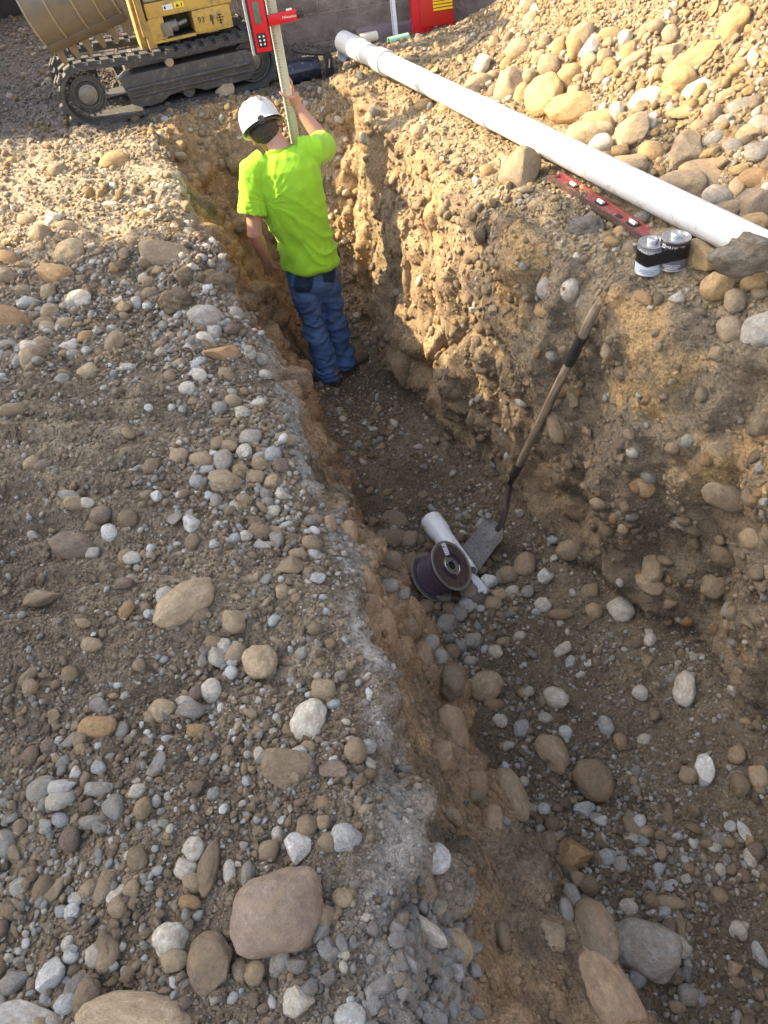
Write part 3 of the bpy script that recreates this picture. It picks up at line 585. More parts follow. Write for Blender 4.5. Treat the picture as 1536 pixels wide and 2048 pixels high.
rub = (np.exp(-((fx+.09)/.15)**2-((fy-.42)/.10)**2)+.8*np.exp(-((fx-.06)/.10)**2-((fy-.50)/.07)**2))*(.15+sstep(-.2, .3, fbm(ctr*9, 2)))*(ft < 5.7)
gsets.append(pts(1500, rub**1.5, .005, .042, 1.6, [6, 7, 8], .2, (.6, 1)))
Pp = np.concatenate([g[0] for g in gsets]); Rr = np.concatenate([g[1] for g in gsets]); Ss = np.concatenate([g[2] for g in gsets]); Ii = np.concatenate([g[3] for g in gsets]); FI = np.concatenate([g[4] for g in gsets])
nP = len(Pp); kk = rng.integers(0, 14, nP)
cA = pal_near[kk]
y_ = fy[FI]; x_ = fx[FI]
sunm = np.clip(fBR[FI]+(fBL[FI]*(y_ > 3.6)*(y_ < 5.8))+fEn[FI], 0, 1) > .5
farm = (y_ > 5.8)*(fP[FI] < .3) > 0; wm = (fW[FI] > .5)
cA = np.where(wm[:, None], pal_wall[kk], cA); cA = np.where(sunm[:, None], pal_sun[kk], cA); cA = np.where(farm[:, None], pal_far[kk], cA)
cA = np.where((fL[FI] > .5)[:, None]*(y_ < 4)[:, None], pal_far[kk]*.95, cA)
isclod = ((np.arange(nP) >= nP-27500) & (np.arange(nP) < nP-1500)) | (((np.arange(nP) >= 87600) & (np.arange(nP) < nP-1500)) & (rng.random(nP) < .62))
gc = col[fa[FI, 0]]*1.08
cA = np.where(isclod[:, None], gc*1.45, cA); smallw = (fW[FI] > .4) & (Ss[:, 0] < .013); cA = np.where(smallw[:, None], gc*1.35, cA)
cA[-1500:] = np.array([[.33, .32, .295], [.40, .39, .36], [.32, .30, .27], [.36, .31, .24]])[rng.integers(0, 4, 1500)]; cA = cA*rng.uniform(.8, 1.2, nP)[:, None]; cA[farm | ((fBL[FI] > .5) & (y_ > 5.45))] *= .5  # last step darkens far gravel: yard shade put into its colour
# crumbs of earth caught on top of the larger stones
cp, cr2, cs, cidx, cc_ = [], [], [], [], []
for ob, (ps, sz) in zip(STONE_OBS, STONES):
    if sz < .032 or ob['tint'][0] > .42: continue
    M4 = np.array(ob.matrix_world); nn_ = int((rng.random() < -1) and min(700, 9.0e4*sz*sz)); 
    if nn_ < 3: continue
    vs_ = np.empty(len(ob.data.vertices)*3, np.float32); ob.data.vertices.foreach_get('co', vs_); vs_ = vs_.reshape(-1, 3)
    wv = vs_@M4[:3, :3].T+M4[:3, 3]; nrm_s = (vs_@np.linalg.inv(M4[:3, :3])); nrm_s /= np.linalg.norm(nrm_s, axis=1)[:, None]
    sel = np.where((nrm_s[:, 2] > .55) & (perlin(wv*22+7) > -.05))[0]
    if len(sel) < 4: continue
    ch = rng.choice(sel, nn_); s_ = rng.uniform(.0022, .008, nn_)*rng.uniform(.5, 1, nn_)
    cp.append(wv[ch]+rng.normal(size=(nn_, 3))*.003+nrm_s[ch]*.001); cr2.append(rng.uniform(0, 6.28, (nn_, 3))); cs.append(np.repeat(s_[:, None], 3, 1)*rng.uniform(.35, .6, (nn_, 3))); cidx.append(rng.integers(6, 12, nn_)); cc_.append(np.array(PAL['dust'])*rng.uniform(1.1, 1.75, (nn_, 1)))
if cp:
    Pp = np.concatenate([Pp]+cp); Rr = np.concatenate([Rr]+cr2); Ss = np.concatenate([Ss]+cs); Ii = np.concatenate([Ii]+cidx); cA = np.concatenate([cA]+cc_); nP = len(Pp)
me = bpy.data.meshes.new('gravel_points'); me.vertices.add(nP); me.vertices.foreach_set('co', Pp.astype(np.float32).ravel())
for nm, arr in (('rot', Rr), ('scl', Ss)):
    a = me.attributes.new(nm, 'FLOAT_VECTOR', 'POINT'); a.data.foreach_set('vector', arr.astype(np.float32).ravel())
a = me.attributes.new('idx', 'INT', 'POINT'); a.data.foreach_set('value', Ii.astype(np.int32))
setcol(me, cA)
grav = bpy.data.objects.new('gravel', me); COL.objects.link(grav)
meta(grav, 'loose gravel, pebbles and earth crumbs strewn over banks, walls and trench floor', 'gravel', kind='stuff')
ng = bpy.data.node_groups.new('gravel_scatter', 'GeometryNodeTree')
ng.interface.new_socket('Geometry', in_out='INPUT', socket_type='NodeSocketGeometry'); ng.interface.new_socket('Geometry', in_out='OUTPUT', socket_type='NodeSocketGeometry')
gi = ng.nodes.new('NodeGroupInput'); go = ng.nodes.new('NodeGroupOutput'); iop = ng.nodes.new('GeometryNodeInstanceOnPoints'); ci = ng.nodes.new('GeometryNodeCollectionInfo')
ci.inputs['Collection'].default_value = protos; ci.inputs['Separate Children'].default_value = True; ci.inputs['Reset Children'].default_value = True
def na(name, typ):
    n = ng.nodes.new('GeometryNodeInputNamedAttribute'); n.data_type = typ; n.inputs['Name'].default_value = name; return n.outputs['Attribute']
L = ng.links.new
L(gi.outputs[0], iop.inputs['Points']); L(ci.outputs[0], iop.inputs['Instance']); iop.inputs['Pick Instance'].default_value = True
L(na('idx', 'INT'), iop.inputs['Instance Index']); L(na('scl', 'FLOAT_VECTOR'), iop.inputs['Scale'])
e2r = ng.nodes.new('FunctionNodeEulerToRotation'); L(na('rot', 'FLOAT_VECTOR'), e2r.inputs[0]); L(e2r.outputs[0], iop.inputs['Rotation'])
L(iop.outputs[0], go.inputs[0])
md = grav.modifiers.new('scatter', 'NODES'); md.node_group = ng
# ================================================================ objects
def bm_box(bm, c, s, M=None, bev=0.):
    r = bmesh.ops.create_cube(bm, size=1); vs = r['verts']
    for v in vs:
        p = Vector((v.co.x*s[0]+c[0], v.co.y*s[1]+c[1], v.co.z*s[2]+c[2])); v.co = (M @ p) if M else p
    if bev:
        es = list({e for v in vs for e in v.link_edges})
        bmesh.ops.bevel(bm, geom=es, offset=bev, segments=2, affect='EDGES', profile=.7)
def bm_cyl(bm, p0, p1, r0, r1=None, n=32, cap=True):
    p0, p1 = Vector(p0), Vector(p1); r1 = r0 if r1 is None else r1; d = p1-p0; L_ = d.length
    M = Matrix.Translation((p0+p1)/2) @ d.to_track_quat('Z', 'Y').to_matrix().to_4x4()
    bmesh.ops.create_cone(bm, cap_ends=cap, segments=n, radius1=r0, radius2=r1, depth=L_, matrix=M)
def bm_lathe(bm, prof, n=40, M=Matrix.Identity(4)):
    """prof: list of (r, z), closed at the axis by the caller"""
    rings = []
    for r, z in prof:
        if r < 1e-6: rings.append([bm.verts.new(M @ Vector((0, 0, z)))])
        else: rings.append([bm.verts.new(M @ Vector((r*math.cos(2*math.pi*i/n), r*math.sin(2*math.pi*i/n), z))) for i in range(n)])
    for a, b in zip(rings, rings[1:]):
        for i in range(n):
            j = (i+1) % n
            if len(a) == 1 and len(b) == 1: continue
            if len(a) == 1: bm.faces.new((a[0], b[i], b[j]))
            elif len(b) == 1: bm.faces.new((a[i], a[j], b[0]))
            else: bm.faces.new((a[i], a[j], b[j], b[i]))
def bm_tube(bm, pts, rad, n=16, cap=True, up=Vector((0, 0, 1))):
    """rad: list of (a, b) half-axes or floats; a lies across 'up'"""
    pts = [Vector(p) for p in pts]; rings = []
    for i, p in enumerate(pts):
        d = (pts[min(i+1, len(pts)-1)]-pts[max(i-1, 0)]).normalized()
        u_ = d.cross(up)
        if u_.length < 1e-3: u_ = d.cross(Vector((0, 1, 0)))
        u_.normalize(); v_2 = u_.cross(d).normalized()
        r = rad[i] if isinstance(rad, (list, tuple)) else rad
        a, b = r if isinstance(r, (list, tuple)) else (r, r)
        rings.append([bm.verts.new(p+u_*a*math.cos(2*math.pi*q/n)+v_2*b*math.sin(2*math.pi*q/n)) for q in range(n)])
    for A_, B_ in zip(rings, rings[1:]):
        for q in range(n): bm.faces.new((A_[q], A_[(q+1) % n], B_[(q+1) % n], B_[q]))
    if cap:
        bm.faces.new(rings[0][::-1]); bm.faces.new(rings[-1])
def bm_prism(bm, poly, t0, t1, M=Matrix.Identity(4)):
    """poly in local x,z extruded along local y from t0 to t1"""
    a = [bm.verts.new(M @ Vector((x, t0, z))) for x, z in poly]; b = [bm.verts.new(M @ Vector((x, t1, z))) for x, z in poly]
    bm.faces.new(a); bm.faces.new(b[::-1]); n = len(poly)
    for i in range(n): bm.faces.new((a[i], b[i], b[(i+1) % n], a[(i+1) % n]))
def bm_ell(bm, c, r, M=None, seg=24):
    Mx = Matrix.Translation(Vector(c)) @ (M.to_4x4() if M else Matrix.Identity(4)) @ Matrix.Diagonal((*r, 1))
    bmesh.ops.create_uvsphere(bm, u_segments=seg, v_segments=seg//2, radius=1, matrix=Mx)
def fin(bm, name, mat, parent=None, smooth=True, angle=35, M=None, bev=0.):
    bmesh.ops.recalc_face_normals(bm, faces=bm.faces)
    if bev:
        es = [e for e in bm.edges if len(e.link_faces) == 2 and e.calc_face_angle(0) > math.radians(50)]
        bmesh.ops.bevel(bm, geom=es, offset=bev, segments=2, affect='EDGES', profile=.7)
    me = bpy.data.meshes.new(name); bm.to_mesh(me); bm.free()
    if smooth:
        for p in me.polygons: p.use_smooth = True
        me.set_sharp_from_angle(angle=math.radians(angle))
    o = link(name, me, mat, parent, M); return o
def B(): return bmesh.new()
def basis(o, x, y, z):
    return Matrix.Translation(Vector(o)) @ Matrix((Vector(x), Vector(y), Vector(z))).transposed().to_4x4()
def text_obj(name, s, size, mat, parent, M, ext=.0006, shear=0., sx=1.):
    cu = bpy.data.curves.new(name, 'FONT'); cu.body = s; cu.size = size; cu.extrude = ext; cu.shear = shear; cu.align_x = 'CENTER'; cu.align_y = 'CENTER'; cu.resolution_u = 3
    t = bpy.data.objects.new('tmp_text', cu); COL.objects.link(t); dg = bpy.context.evaluated_depsgraph_get()
    me = bpy.data.meshes.new_from_object(t.evaluated_get(dg)); bpy.data.objects.remove(t, do_unlink=True)
    me.transform(Matrix.Diagonal((sx, 1, 1, 1))); me.materials.clear(); me.name = name
    return link(name, me, mat, parent, M)
def remeshed(bm, vox, smooth_it=6, sf=.5):
    me = bpy.data.meshes.new('tmp'); bmesh.ops.recalc_face_normals(bm, faces=bm.faces); bm.to_mesh(me); bm.free()
    o = bpy.data.objects.new('tmp', me); COL.objects.link(o)
    r = o.modifiers.new('r', 'REMESH'); r.mode = 'VOXEL'; r.voxel_size = vox
    s = o.modifiers.new('s', 'SMOOTH'); s.iterations = smooth_it; s.factor = sf
    dg = bpy.context.evaluated_depsgraph_get(); m2 = bpy.data.meshes.new_from_object(o.evaluated_get(dg)); bpy.data.objects.remove(o, do_unlink=True)
    for p in m2.polygons: p.use_smooth = True
    return m2
def displace(me, fn_):
    n = len(me.vertices); co = np.empty(n*3, np.float32); me.vertices.foreach_get('co', co); co = co.reshape(-1, 3).astype(float)
    no = np.empty(n*3, np.float32); me.vertices.foreach_get('normal', no); no = no.reshape(-1, 3)
    co2 = co+no*fn_(co, no)[:, None]; me.vertices.foreach_set('co', co2.astype(np.float32).ravel()); me.update()

DIRT = (.30, .235, .16)
M_pvc = simple('white_pvc', (.60, .62, .64), .36, 0, .03, 7, DIRT, .3, .0003)
M_pvcb = simple('pale_blue_grey_pvc', (.50, .58, .66), .35, 0, .04, 8, DIRT, .3, .0003)
M_black = simple('black_rubbery_plastic', (.018, .018, .02), .45, 0, .2, 20, DIRT, .12, .0004)
M_rubber = simple('track_rubber', (.03, .033, .037), .7, 0, .2, 14, (.20, .18, .15), .4, .002)
M_steel = simple('galvanised_steel', (.55, .56, .57), .35, .9, .1, 20, DIRT, .1, .0003)
M_dsteel = simple('worn_dark_steel', (.16, .15, .15), .5, .5, .25, 14, (.28, .25, .2), .7, .001)
M_frame = simple('muddy_track_frame', (.045, .048, .055), .6, .1, .25, 9, (.17, .15, .125), .6, .0015)
M_yel = simple('yellow_machine_paint', (.60, .37, .06), .45, 0, .12, 9, (.26, .19, .10), .7, .0006)
M_yeld = simple('shaded_dirty_yellow_paint', (.45, .30, .08), .6, 0, .2, 5, (.2, .15, .09), .7, .001)
M_bucket = simple('scraped_bucket_steel', (.17, .155, .135), .5, .45, .4, 12, (.22, .16, .085), .7, .0015)
M_red = simple('red_plastic', (.62, .012, .02), .35, 0, .06, 15, None, 0, .0003)
M_redl = simple('level_red_paint', (.20, .018, .022), .4, 0, .12, 20, (.4, .35, .3), .35, .0004)
M_wood = None
M_tape = simple('black_tape', (.02, .02, .022), .38, 0, .2, 30, DIRT, .1, .0006)
M_white = simple('white_print', (.75, .76, .78), .5, 0, .05, 30, DIRT, .1, 0)
M_inkblk = simple('black_print', (.02, .02, .022), .5, 0, .1, 30, None, 0, 0)
M_inkred = simple('red_print', (.6, .04, .03), .5, 0, .1, 30, None, 0, 0)
M_glassy = simple('bubble_vial', (.72, .74, .55), .2, 0, .05, 30, None, 0, 0)

# ---------------------------------------------------------------- block wall behind the machine
def block_mat():
    m, nt, bs = new_mat('split_face_block'); tc = N(nt, 'ShaderNodeTexCoord'); br = N(nt, 'ShaderNodeTexBrick')
    mp = N(nt, 'ShaderNodeMapping'); mp.inputs['Rotation'].default_value = (math.radians(90), 0, 0); nt.links.new(tc.outputs['Object'], mp.inputs['Vector']); nt.links.new(mp.outputs[0], br.inputs['Vector'])
    br.inputs['Scale'].default_value = 1; br.inputs['Brick Width'].default_value = .61; br.inputs['Row Height'].default_value = .203; br.inputs['Mortar Size'].default_value = .007; br.inputs['Mortar Smooth'].default_value = .3
    br.inputs['Color1'].default_value = (.30, .235, .20, 1); br.inputs['Color2'].default_value = (.25, .20, .175, 1); br.inputs['Mortar'].default_value = (.36, .30, .26, 1)
    a = noisen(nt, 9, 6, .7); b = noisen(nt, 60, 4, .6)
    s = N(nt, 'ShaderNodeVectorMath', operation='SCALE'); nt.links.new(br.outputs['Color'], s.inputs[0]); nt.links.new(ramp(nt, a, .3, .7, .75, 1.25), s.inputs['Scale'])
    nt.links.new(mixc(nt, s.outputs[0], (.42, .38, .34), ramp(nt, b, .6, .75, 0, .5)), bs.inputs['Base Color']); bs.inputs['Roughness'].default_value = .95
    mo = N(nt, 'ShaderNodeMath', operation='MULTIPLY_ADD'); nt.links.new(br.outputs['Fac'], mo.inputs[0]); mo.inputs[1].default_value = -1; nt.links.new(a, mo.inputs[2])
    p = bump(nt, bs, mo.outputs[0], .03, .9); bump(nt, bs, b, .01, .8, p); return m
wl = empty('building', (-1.45, 7.03, 0), 'tan split-face block building wall behind the digger and pipes', 'building')
nx, nz = 560, 130; X_ = np.linspace(0, 9, nx); Z_ = np.linspace(-.4, 3.4, nz); XX, ZZ = np.meshgrid(X_, Z_)
pp = np.stack([XX.ravel(), np.zeros(XX.size), ZZ.ravel()], 1); rel = .016*fbm(pp*np.array([9, 1, 9])+4, 4)
jx = np.minimum(np.abs(((XX.ravel()+.305*(np.floor(ZZ.ravel()/.203) % 2))/.61) % 1-.5), 9); jz = np.abs((ZZ.ravel()/.203) % 1-.5)
gro = np.maximum(sstep(.485, .5, jx), sstep(.47, .5, jz)); pp[:, 1] = -rel*(1-gro)+.012*gro-.01
ix = np.arange(nx*nz).reshape(nz, nx); wf = np.stack([ix[:-1, :-1], ix[:-1, 1:], ix[1:, 1:], ix[1:, :-1]], 2).reshape(-1, 4)
M_block = block_mat()
link('wall', mesh_np('wall', pp, wf), M_block, wl)
b = B(); bm_box(b, (4.5, 2.03, 1.5), (9, 4, 3.8)); fin(b, 'wall_core', M_block, wl, False)
b = B(); bm_box(b, (4.5, 1.9, 3.52), (9.4, 4.5, .24)); fin(b, 'roof', simple('roof_trim', (.35, .33, .3), .7), wl, False)

# ---------------------------------------------------------------- excavator
EX = Matrix.Translation((-1.70, 5.69, .0)) @ Matrix.Rotation(math.radians(15.4), 4, 'Z')
ex = empty('excavator', EX.to_translation(), 'small yellow tracked digger parked at the far end of the trench, marked 93', 'excavator'); ex.rotation_euler = (0, 0, math.radians(15.4))
TL, TH, TW = 1.50, .36, .22; FX, FZ = 1.5/1.7, .36/.54
def track_path(n=120, off=0.):
    r0, r1 = TH/2-.0+off, TH/2-.018+off; c0, c1 = (TH/2, TH/2), (TL-TH/2, TH/2-.018)
    pts = []
    for i in range(41):
        a = math.radians(90+180*i/40); pts.append((c0[0]+r0*math.cos(a), c0[1]+r0*math.sin(a)))
    for i in range(1, 40): t = i/40; pts.append((c0[0]*(1-t)+c1[0]*t, (c0[1]-r0)*(1-t)+(c1[1]-r1)*t))
    for i in range(41):
        a = math.radians(-90+180*i/40); pts.append((c1[0]+r1*math.cos(a), c1[1]+r1*math.sin(a)))
    for i in range(1, 40): t = i/40; pts.append((c1[0]*(1-t)+c0[0]*t, (c1[1]+r1)*(1-t)+(c0[1]+r0)*t-.015*math.sin(math.pi*t)))
    return pts
def build_track(y0):
    out = track_path(off=0); inn = track_path(off=-.026); b = B(); n = len(out)
    vo = [[b.verts.new((x, y, z)) for x, z in P_] for P_ in (out, inn) for y in (y0, y0+TW)]
    for i in range(n):
        j = (i+1) % n
        b.faces.new((vo[0][i], vo[0][j], vo[1][j], vo[1][i])); b.faces.new((vo[2][j], vo[2][i], vo[3][i], vo[3][j]))
        b.faces.new((vo[0][j], vo[0][i], vo[2][i], vo[2][j])); b.faces.new((vo[1][i], vo[1][j], vo[3][j], vo[3][i]))
    # grouser blocks, staggered rectangles with gaps
    L_tot = 0; seg_ = []
    for i in range(n):
        j = (i+1) % n; d = math.dist(out[i], out[j]); seg_.append((L_tot, i, d)); L_tot += d
    K_ = 40
    for q in range(K_):
        s_ = q*L_tot/K_
        for (st, i, dl) in seg_:
            if st <= s_ < st+dl: break
        p = Vector((out[i][0], 0, out[i][1])); nx_ = Vector((out[(i+1) % n][0], 0, out[(i+1) % n][1])); t_ = (nx_-p).normalized(); nrm_ = Vector((t_.z, 0, -t_.x)); nrm_ = -nrm_ if (nrm_.dot(Vector((out[i][0]-TL/2, 0, out[i][1]-TH/2))) < 0) else nrm_
        for (ya, yb, so_) in ((0, .10, 0), (.12, TW, .4)):
            c = p+t_*(dl*0+so_*L_tot/K_)+nrm_*.008; Mx = basis(c, t_, Vector((0, 1, 0)), nrm_); bm_box(b, (0, y0+(ya+yb)/2, 0), (.046, yb-ya-.004, .020), Mx, .004)
    tr = fin(b, 'track', M_rubber, ex, True, 30)
    # frame between the wheels
    b = B(); poly = [(.50, .11), (.56, .07), (.72, .07), (.80, .12), (.98, .14), (1.08, .09), (1.44, .10), (1.50, .16), (1.50, .33), (1.46, .37), (.52, .37), (.46, .33)]
    poly = [(x*FX, z*FZ) for x, z in poly]; bm_prism(b, poly, y0+.02, y0+TW-.03); bm_box(b, (.98*FX, y0+.010, .25*FZ), (.98*FX, .024, .02), None, .006); bm_box(b, (.98*FX, y0+.013, .18*FZ), (.94*FX, .016, .014), None, .004); fin(b, 'track_frame', M_frame, tr, True, 30, None, .004)
    for nm, cx_, cz_, r in (('sprocket', TH/2, TH/2, .118), ('idler_wheel', TL-TH/2, TH/2-.018, .13)):
        b = B(); Mx = Matrix.Translation((cx_, y0+.07, cz_)) @ Matrix.Rotation(math.radians(90), 4, 'X')
        bm_lathe(b, [(0, .0), (.07, .0), (.07, .02), (.076, .022), (.08, .0), (r*.9, -.005), (r*.93, .014), (r, .014), (r, -.05), (0, -.05)], 48, Mx)
        if nm == 'sprocket':
            for q in range(20):
                a = 2*math.pi*q/20; bm_box(b, (cx_+math.cos(a)*(r+.012), y0+.08, cz_+math.sin(a)*(r+.008)), (.016, .04, .016), None, .003)
        wo = fin(b, nm, M_frame, tr)
        b = B(); bm_lathe(b, [(0, .012), (.05, .012), (.063, .004), (.067, -.01), (0, -.01)], 40, Matrix.Translation((cx_, y0+.058, cz_)) @ Matrix.Rotation(math.radians(90), 4, 'X'))
        for q in range(6):
            a = 2*math.pi*q/6; bm_cyl(b, (cx_+.047*math.cos(a), y0+.055, cz_+.047*math.sin(a)), (cx_+.047*math.cos(a), y0+.042, cz_+.047*math.sin(a)), .006, n=6)
        fin(b, 'hub', M_dsteel, tr)
    b = B(); bm_lathe(b, [(0, .02), (.026, .02), (.03, .01), (.03, -.06), (0, -.06)], 24, Matrix.Translation((.757, y0+.03, .272)) @ Matrix.Rotation(math.radians(90), 4, 'X')); fin(b, 'carrier_roller', simple('rusty_hub', (.34, .24, .17), .7), tr)
    for cx_ in (.56, .84, 1.10):
        b = B(); bm_lathe(b, [(0, .02), (.04, .02), (.045, .01), (.045, -.1), (0, -.1)], 24, Matrix.Translation((cx_, y0+.07, .072)) @ Matrix.Rotation(math.radians(90), 4, 'X')); fin(b, 'road_roller', M_frame, tr)
    return tr
build_track(0.); build_track(.52)
b = B(); bm_box(b, (.8, .37, .22), (.66, .36, .16), None, .015); bm_cyl(b, (.85, .38, .28), (.85, .38, .38), .17, n=40); fin(b, 'undercarriage', M_dsteel, ex)
UY = .10
def rbox(b, x0, x1, z0, z1, y0=UY, y1=UY+.55, bev=.0): bm_box(b, ((x0+x1)/2, (y0+y1)/2, (z0+z1)/2), (x1-x0, y1-y0, z1-z0), None, bev)
b = B()
rbox(b, .70, 1.27, .515, .60, UY, UY+.54, .008); rbox(b, .99, 1.255, .372, .5145, UY+.002, UY+.54, .02); rbox(b, .70, .99, .372, .388, UY-.004, UY+.5, .004); rbox(b, .70, .80, .389, .5145, UY+.003, UY+.5, .004)
body = fin(b, 'body', M_yel, ex, True, 30, None, .0)
b = B(); rbox(b, .80, .99, .39, .514, UY+.20, UY+.22); rbox(b, .80, .99, .389, .392, UY+.02, UY+.2); fin(b, 'engine_bay', M_black, body)
b = B(); bm_cyl(b, (.78, UY+.03, .445), (.885, UY+.02, .452), .034, n=24); bm_cyl(b, (.885, UY+.02, .452), (.95, UY+.03, .462), .015, n=20); rbox(b, .775, .84, .40, .48, UY-.012, UY+.1, .006); fin(b, 'swing_cylinder', M_dsteel, body)
b = B(); rbox(b, .70, 1.26, .602, .72, UY+.01, UY+.52, .025); fin(b, 'hood', simple('grey_cover', (.30, .29, .27), .6, 0, .15, 8, DIRT, .4), body)
b = B(); rbox(b, 1.13, 1.20, .55, .585, UY-.008, UY+.02, .004); rbox(b, 1.145, 1.185, .557, .577, UY-.013, UY-.008, .002); fin(b, 'latch', M_steel, body)
b = B(); rbox(b, .815, .88, .545, .575, UY-.002, UY-.0005); fin(b, 'label', M_white, body, False)
b = B(); rbox(b, .89, .955, .547, .578, UY-.002, UY-.0005); fin(b, 'warning_label', simple('yellow_label', (.85, .68, .03), .5), body, False)
b = B(); bm_prism(b, [(.90, .553), (.912, .572), (.924, .553)], UY-.0035, UY-.0022); rbox(b, .936, .943, .553, .572, UY-.0035, UY-.0022); rbox(b, .823, .834, .552, .568, UY-.0035, UY-.0022); fin(b, 'label_marks', M_inkblk, body, False)
TXT = Matrix.Rotation(math.radians(90), 4, 'X')
text_obj('number', '93', .048, M_inkblk, body, Matrix.Translation((1.045, UY-.0015, .452)) @ TXT)
b = B()
for zc, wd in ((.415, .022), (.43, .042), (.446, .052), (.462, .030)): rbox(b, 1.172-wd/2, 1.172+wd/2, zc-.0028, zc+.0028, UY-.0015, UY+.0015)
rbox(b, 1.169, 1.175, .408, .470, UY-.002, UY+.001); fin(b, 'painted_mark', M_inkblk, body, False)
b = B(); bm_ell(b, (1.115, UY+.001, .452), (.012, .003, .022)); bm_ell(b, (1.118, UY+.001, .425), (.006, .003, .014)); fin(b, 'dark_spot', simple('dark_spot', (.07, .05, .035), .7), body)  # two small dark spots on the panel beside the number
b = B()
for (x, y) in ((.80, .14), (1.22, .14), (.80, .60), (1.22, .60)): bm_box(b, (x, y, 1.27), (.035, .035, 1.12), None, .006)
bm_box(b, (1.0, .37, 1.85), (.58, .60, .05), None, .015); fin(b, 'canopy', M_black, ex)  # unseen canopy, raised and widened to cast shade on the pile
b = B(); bm_box(b, (1.05, .38, .76), (.26, .28, .09), None, .03); bm_box(b, (1.17, .38, .92), (.07, .28, .3), None, .03); fin(b, 'seat', M_black, ex)
EXi = EX.inverted()
def wl_(p): return EXi @ Vector(p)
b = B(); bm_box(b, (.655, UY+.16, .50), (.075, .2, .32), None, .012); bm_box(b, (.69, UY+.03, .42), (.055, .05, .17), None, .008); bm_box(b, (.665, UY+.02, .60), (.045, .035, .36), None, .008); fin(b, 'swing_bracket', M_yeld, ex)
Pb0 = wl_((-1.05, 6.02, .66)); Pb1 = wl_((-1.22, 5.90, 1.95)); Pb2 = wl_((-1.75, 5.74, 2.35)); Pa0 = wl_((-1.70, 5.72, 2.38)); Pa1 = wl_((-1.42, 5.74, .98))
b = B(); bm_tube(b, [Pb0, (Pb0+Pb1)/2+Vector((-.02, 0, .03)), Pb1, (Pb1+Pb2)/2+Vector((0, 0, .04)), Pb2], [(.05, .075), (.07, .10), (.08, .12), (.07, .11), (.05, .08)], 12); bo = fin(b, 'boom', M_yel, ex)
b = B(); bm_tube(b, [Pa0+Vector((-.07, 0, .10)), Pa0, (Pa0+Pa1)/2, Pa1], [(.035, .04), (.04, .075), (.038, .055), (.035, .04)], 12); fin(b, 'arm', M_yel, ex)
b = B(); bm_cyl(b, Pb0.lerp(Pb1, .1)+Vector((-.14, 0, -.03)), Pb1.lerp(Pb2, .4)+Vector((-.03, 0, -.10)), .03, n=20); bm_cyl(b, Pa0.lerp(Pa1, -.05)+Vector((-.15, 0, .0)), Pa1+Vector((-.12, 0, .14)), .024, n=20); fin(b, 'hydraulic_cylinder', M_dsteel, ex)
# bucket: shell profile (depth d towards the viewer, z) swept along its width
BK = Matrix.Translation((-1.41, 5.74, .615)) @ Matrix.Scale(.62, 4) @ Matrix.Rotation(math.radians(4), 4, 'Z') @ Matrix.Rotation(math.radians(-12), 4, 'Y') @ Matrix.Rotation(math.radians(-8), 4, 'X')
BW = .84; prof = [(.10, .62), (-.12, .60), (-.25, .48), (-.31, .32), (-.30, .15), (-.22, .0), (-.10, -.10), (.02, -.16)]
from itertools import pairwise
def smooth_poly(pts, k_=3):
    for _ in range(k_):
        q = [pts[0]]
        for a_, b_ in pairwise(pts): q += [(a_[0]*.75+b_[0]*.25, a_[1]*.75+b_[1]*.25), (a_[0]*.25+b_[0]*.75, a_[1]*.25+b_[1]*.75)]
        pts = q+[pts[-1]]
    return pts
sp_ = smooth_poly(prof)
def shell(b, x0, x1, th, off=0.):
    n = len(sp_); nrm2 = []
    for i in range(n):
        t_ = Vector(sp_[min(i+1, n-1)])-Vector(sp_[max(i-1, 0)]); t_.normalize(); nrm2.append(Vector((t_.y, -t_.x)))
    s_ = 1 if nrm2[n//2].x < 0 else -1
    out = [Vector(p)+q*s_*(off+th) for p, q in zip(sp_, nrm2)]; inn = [Vector(p)+q*s_*off for p, q in zip(sp_, nrm2)]
    loop = [(p.x, p.y) for p in out]+[(p.x, p.y) for p in inn[::-1]]
    a = [b.verts.new(BKl @ Vector((x0, y, z))) for y, z in loop]; c = [b.verts.new(BKl @ Vector((x1, y, z))) for y, z in loop]; m = len(loop)
    for i in range(m): b.faces.new((a[i], a[(i+1) % m], c[(i+1) % m], c[i]))
    for i in range(n-1): b.faces.new((a[i], a[i+1], a[m-2-i], a[m-1-i])); b.faces.new((c[i+1], c[i], c[m-1-i], c[m-2-i]))
BKl = EXi @ BK
b = B(); shell(b, -BW/2, BW/2, .014)
side = [(y, z) for y, z in sp_]+[(.16, -.05), (.30, .45)]
for x0 in (-BW/2-.012, BW/2):
    a = [b.verts.new(BKl @ Vector((x0, y, z))) for y, z in side]; c = [b.verts.new(BKl @ Vector((x0+.012, y, z))) for y, z in side]; m = len(side)
    b.faces.new(a); b.faces.new(c[::-1])
    for i in range(m): b.faces.new((a[i], c[i], c[(i+1) % m], a[(i+1) % m]))
bk = fin(b, 'bucket', M_bucket, ex, True, 40)
b = B()
for x0 in (-BW/2-.004, -.20, .04, .23, BW/2-.02): shell(b, x0, x0+.018, .012, .0135)
fin(b, 'bucket_rib', simple('worn_bright_steel', (.30, .265, .21), .5, .4, .3, 16, (.33, .24, .12), .6), bk, True, 40)
b = B()      # lighter wear plates bulging at the top
for x0 in (-.34, -.02, .22): shell_pts = [(x0, .30), (x0+.05, .16), (x0+.10, .12), (x0+.15, .16), (x0+.19, .30), (x0+.19, .62), (x0, .62)]
b.free()
b = B(); bm_box(b, (0, .0, -.155), (BW+.02, .11, .022), BKl @ Matrix.Rotation(math.radians(-38), 4, 'X'), .003); fin(b, 'cutting_edge', M_bucket, bk)
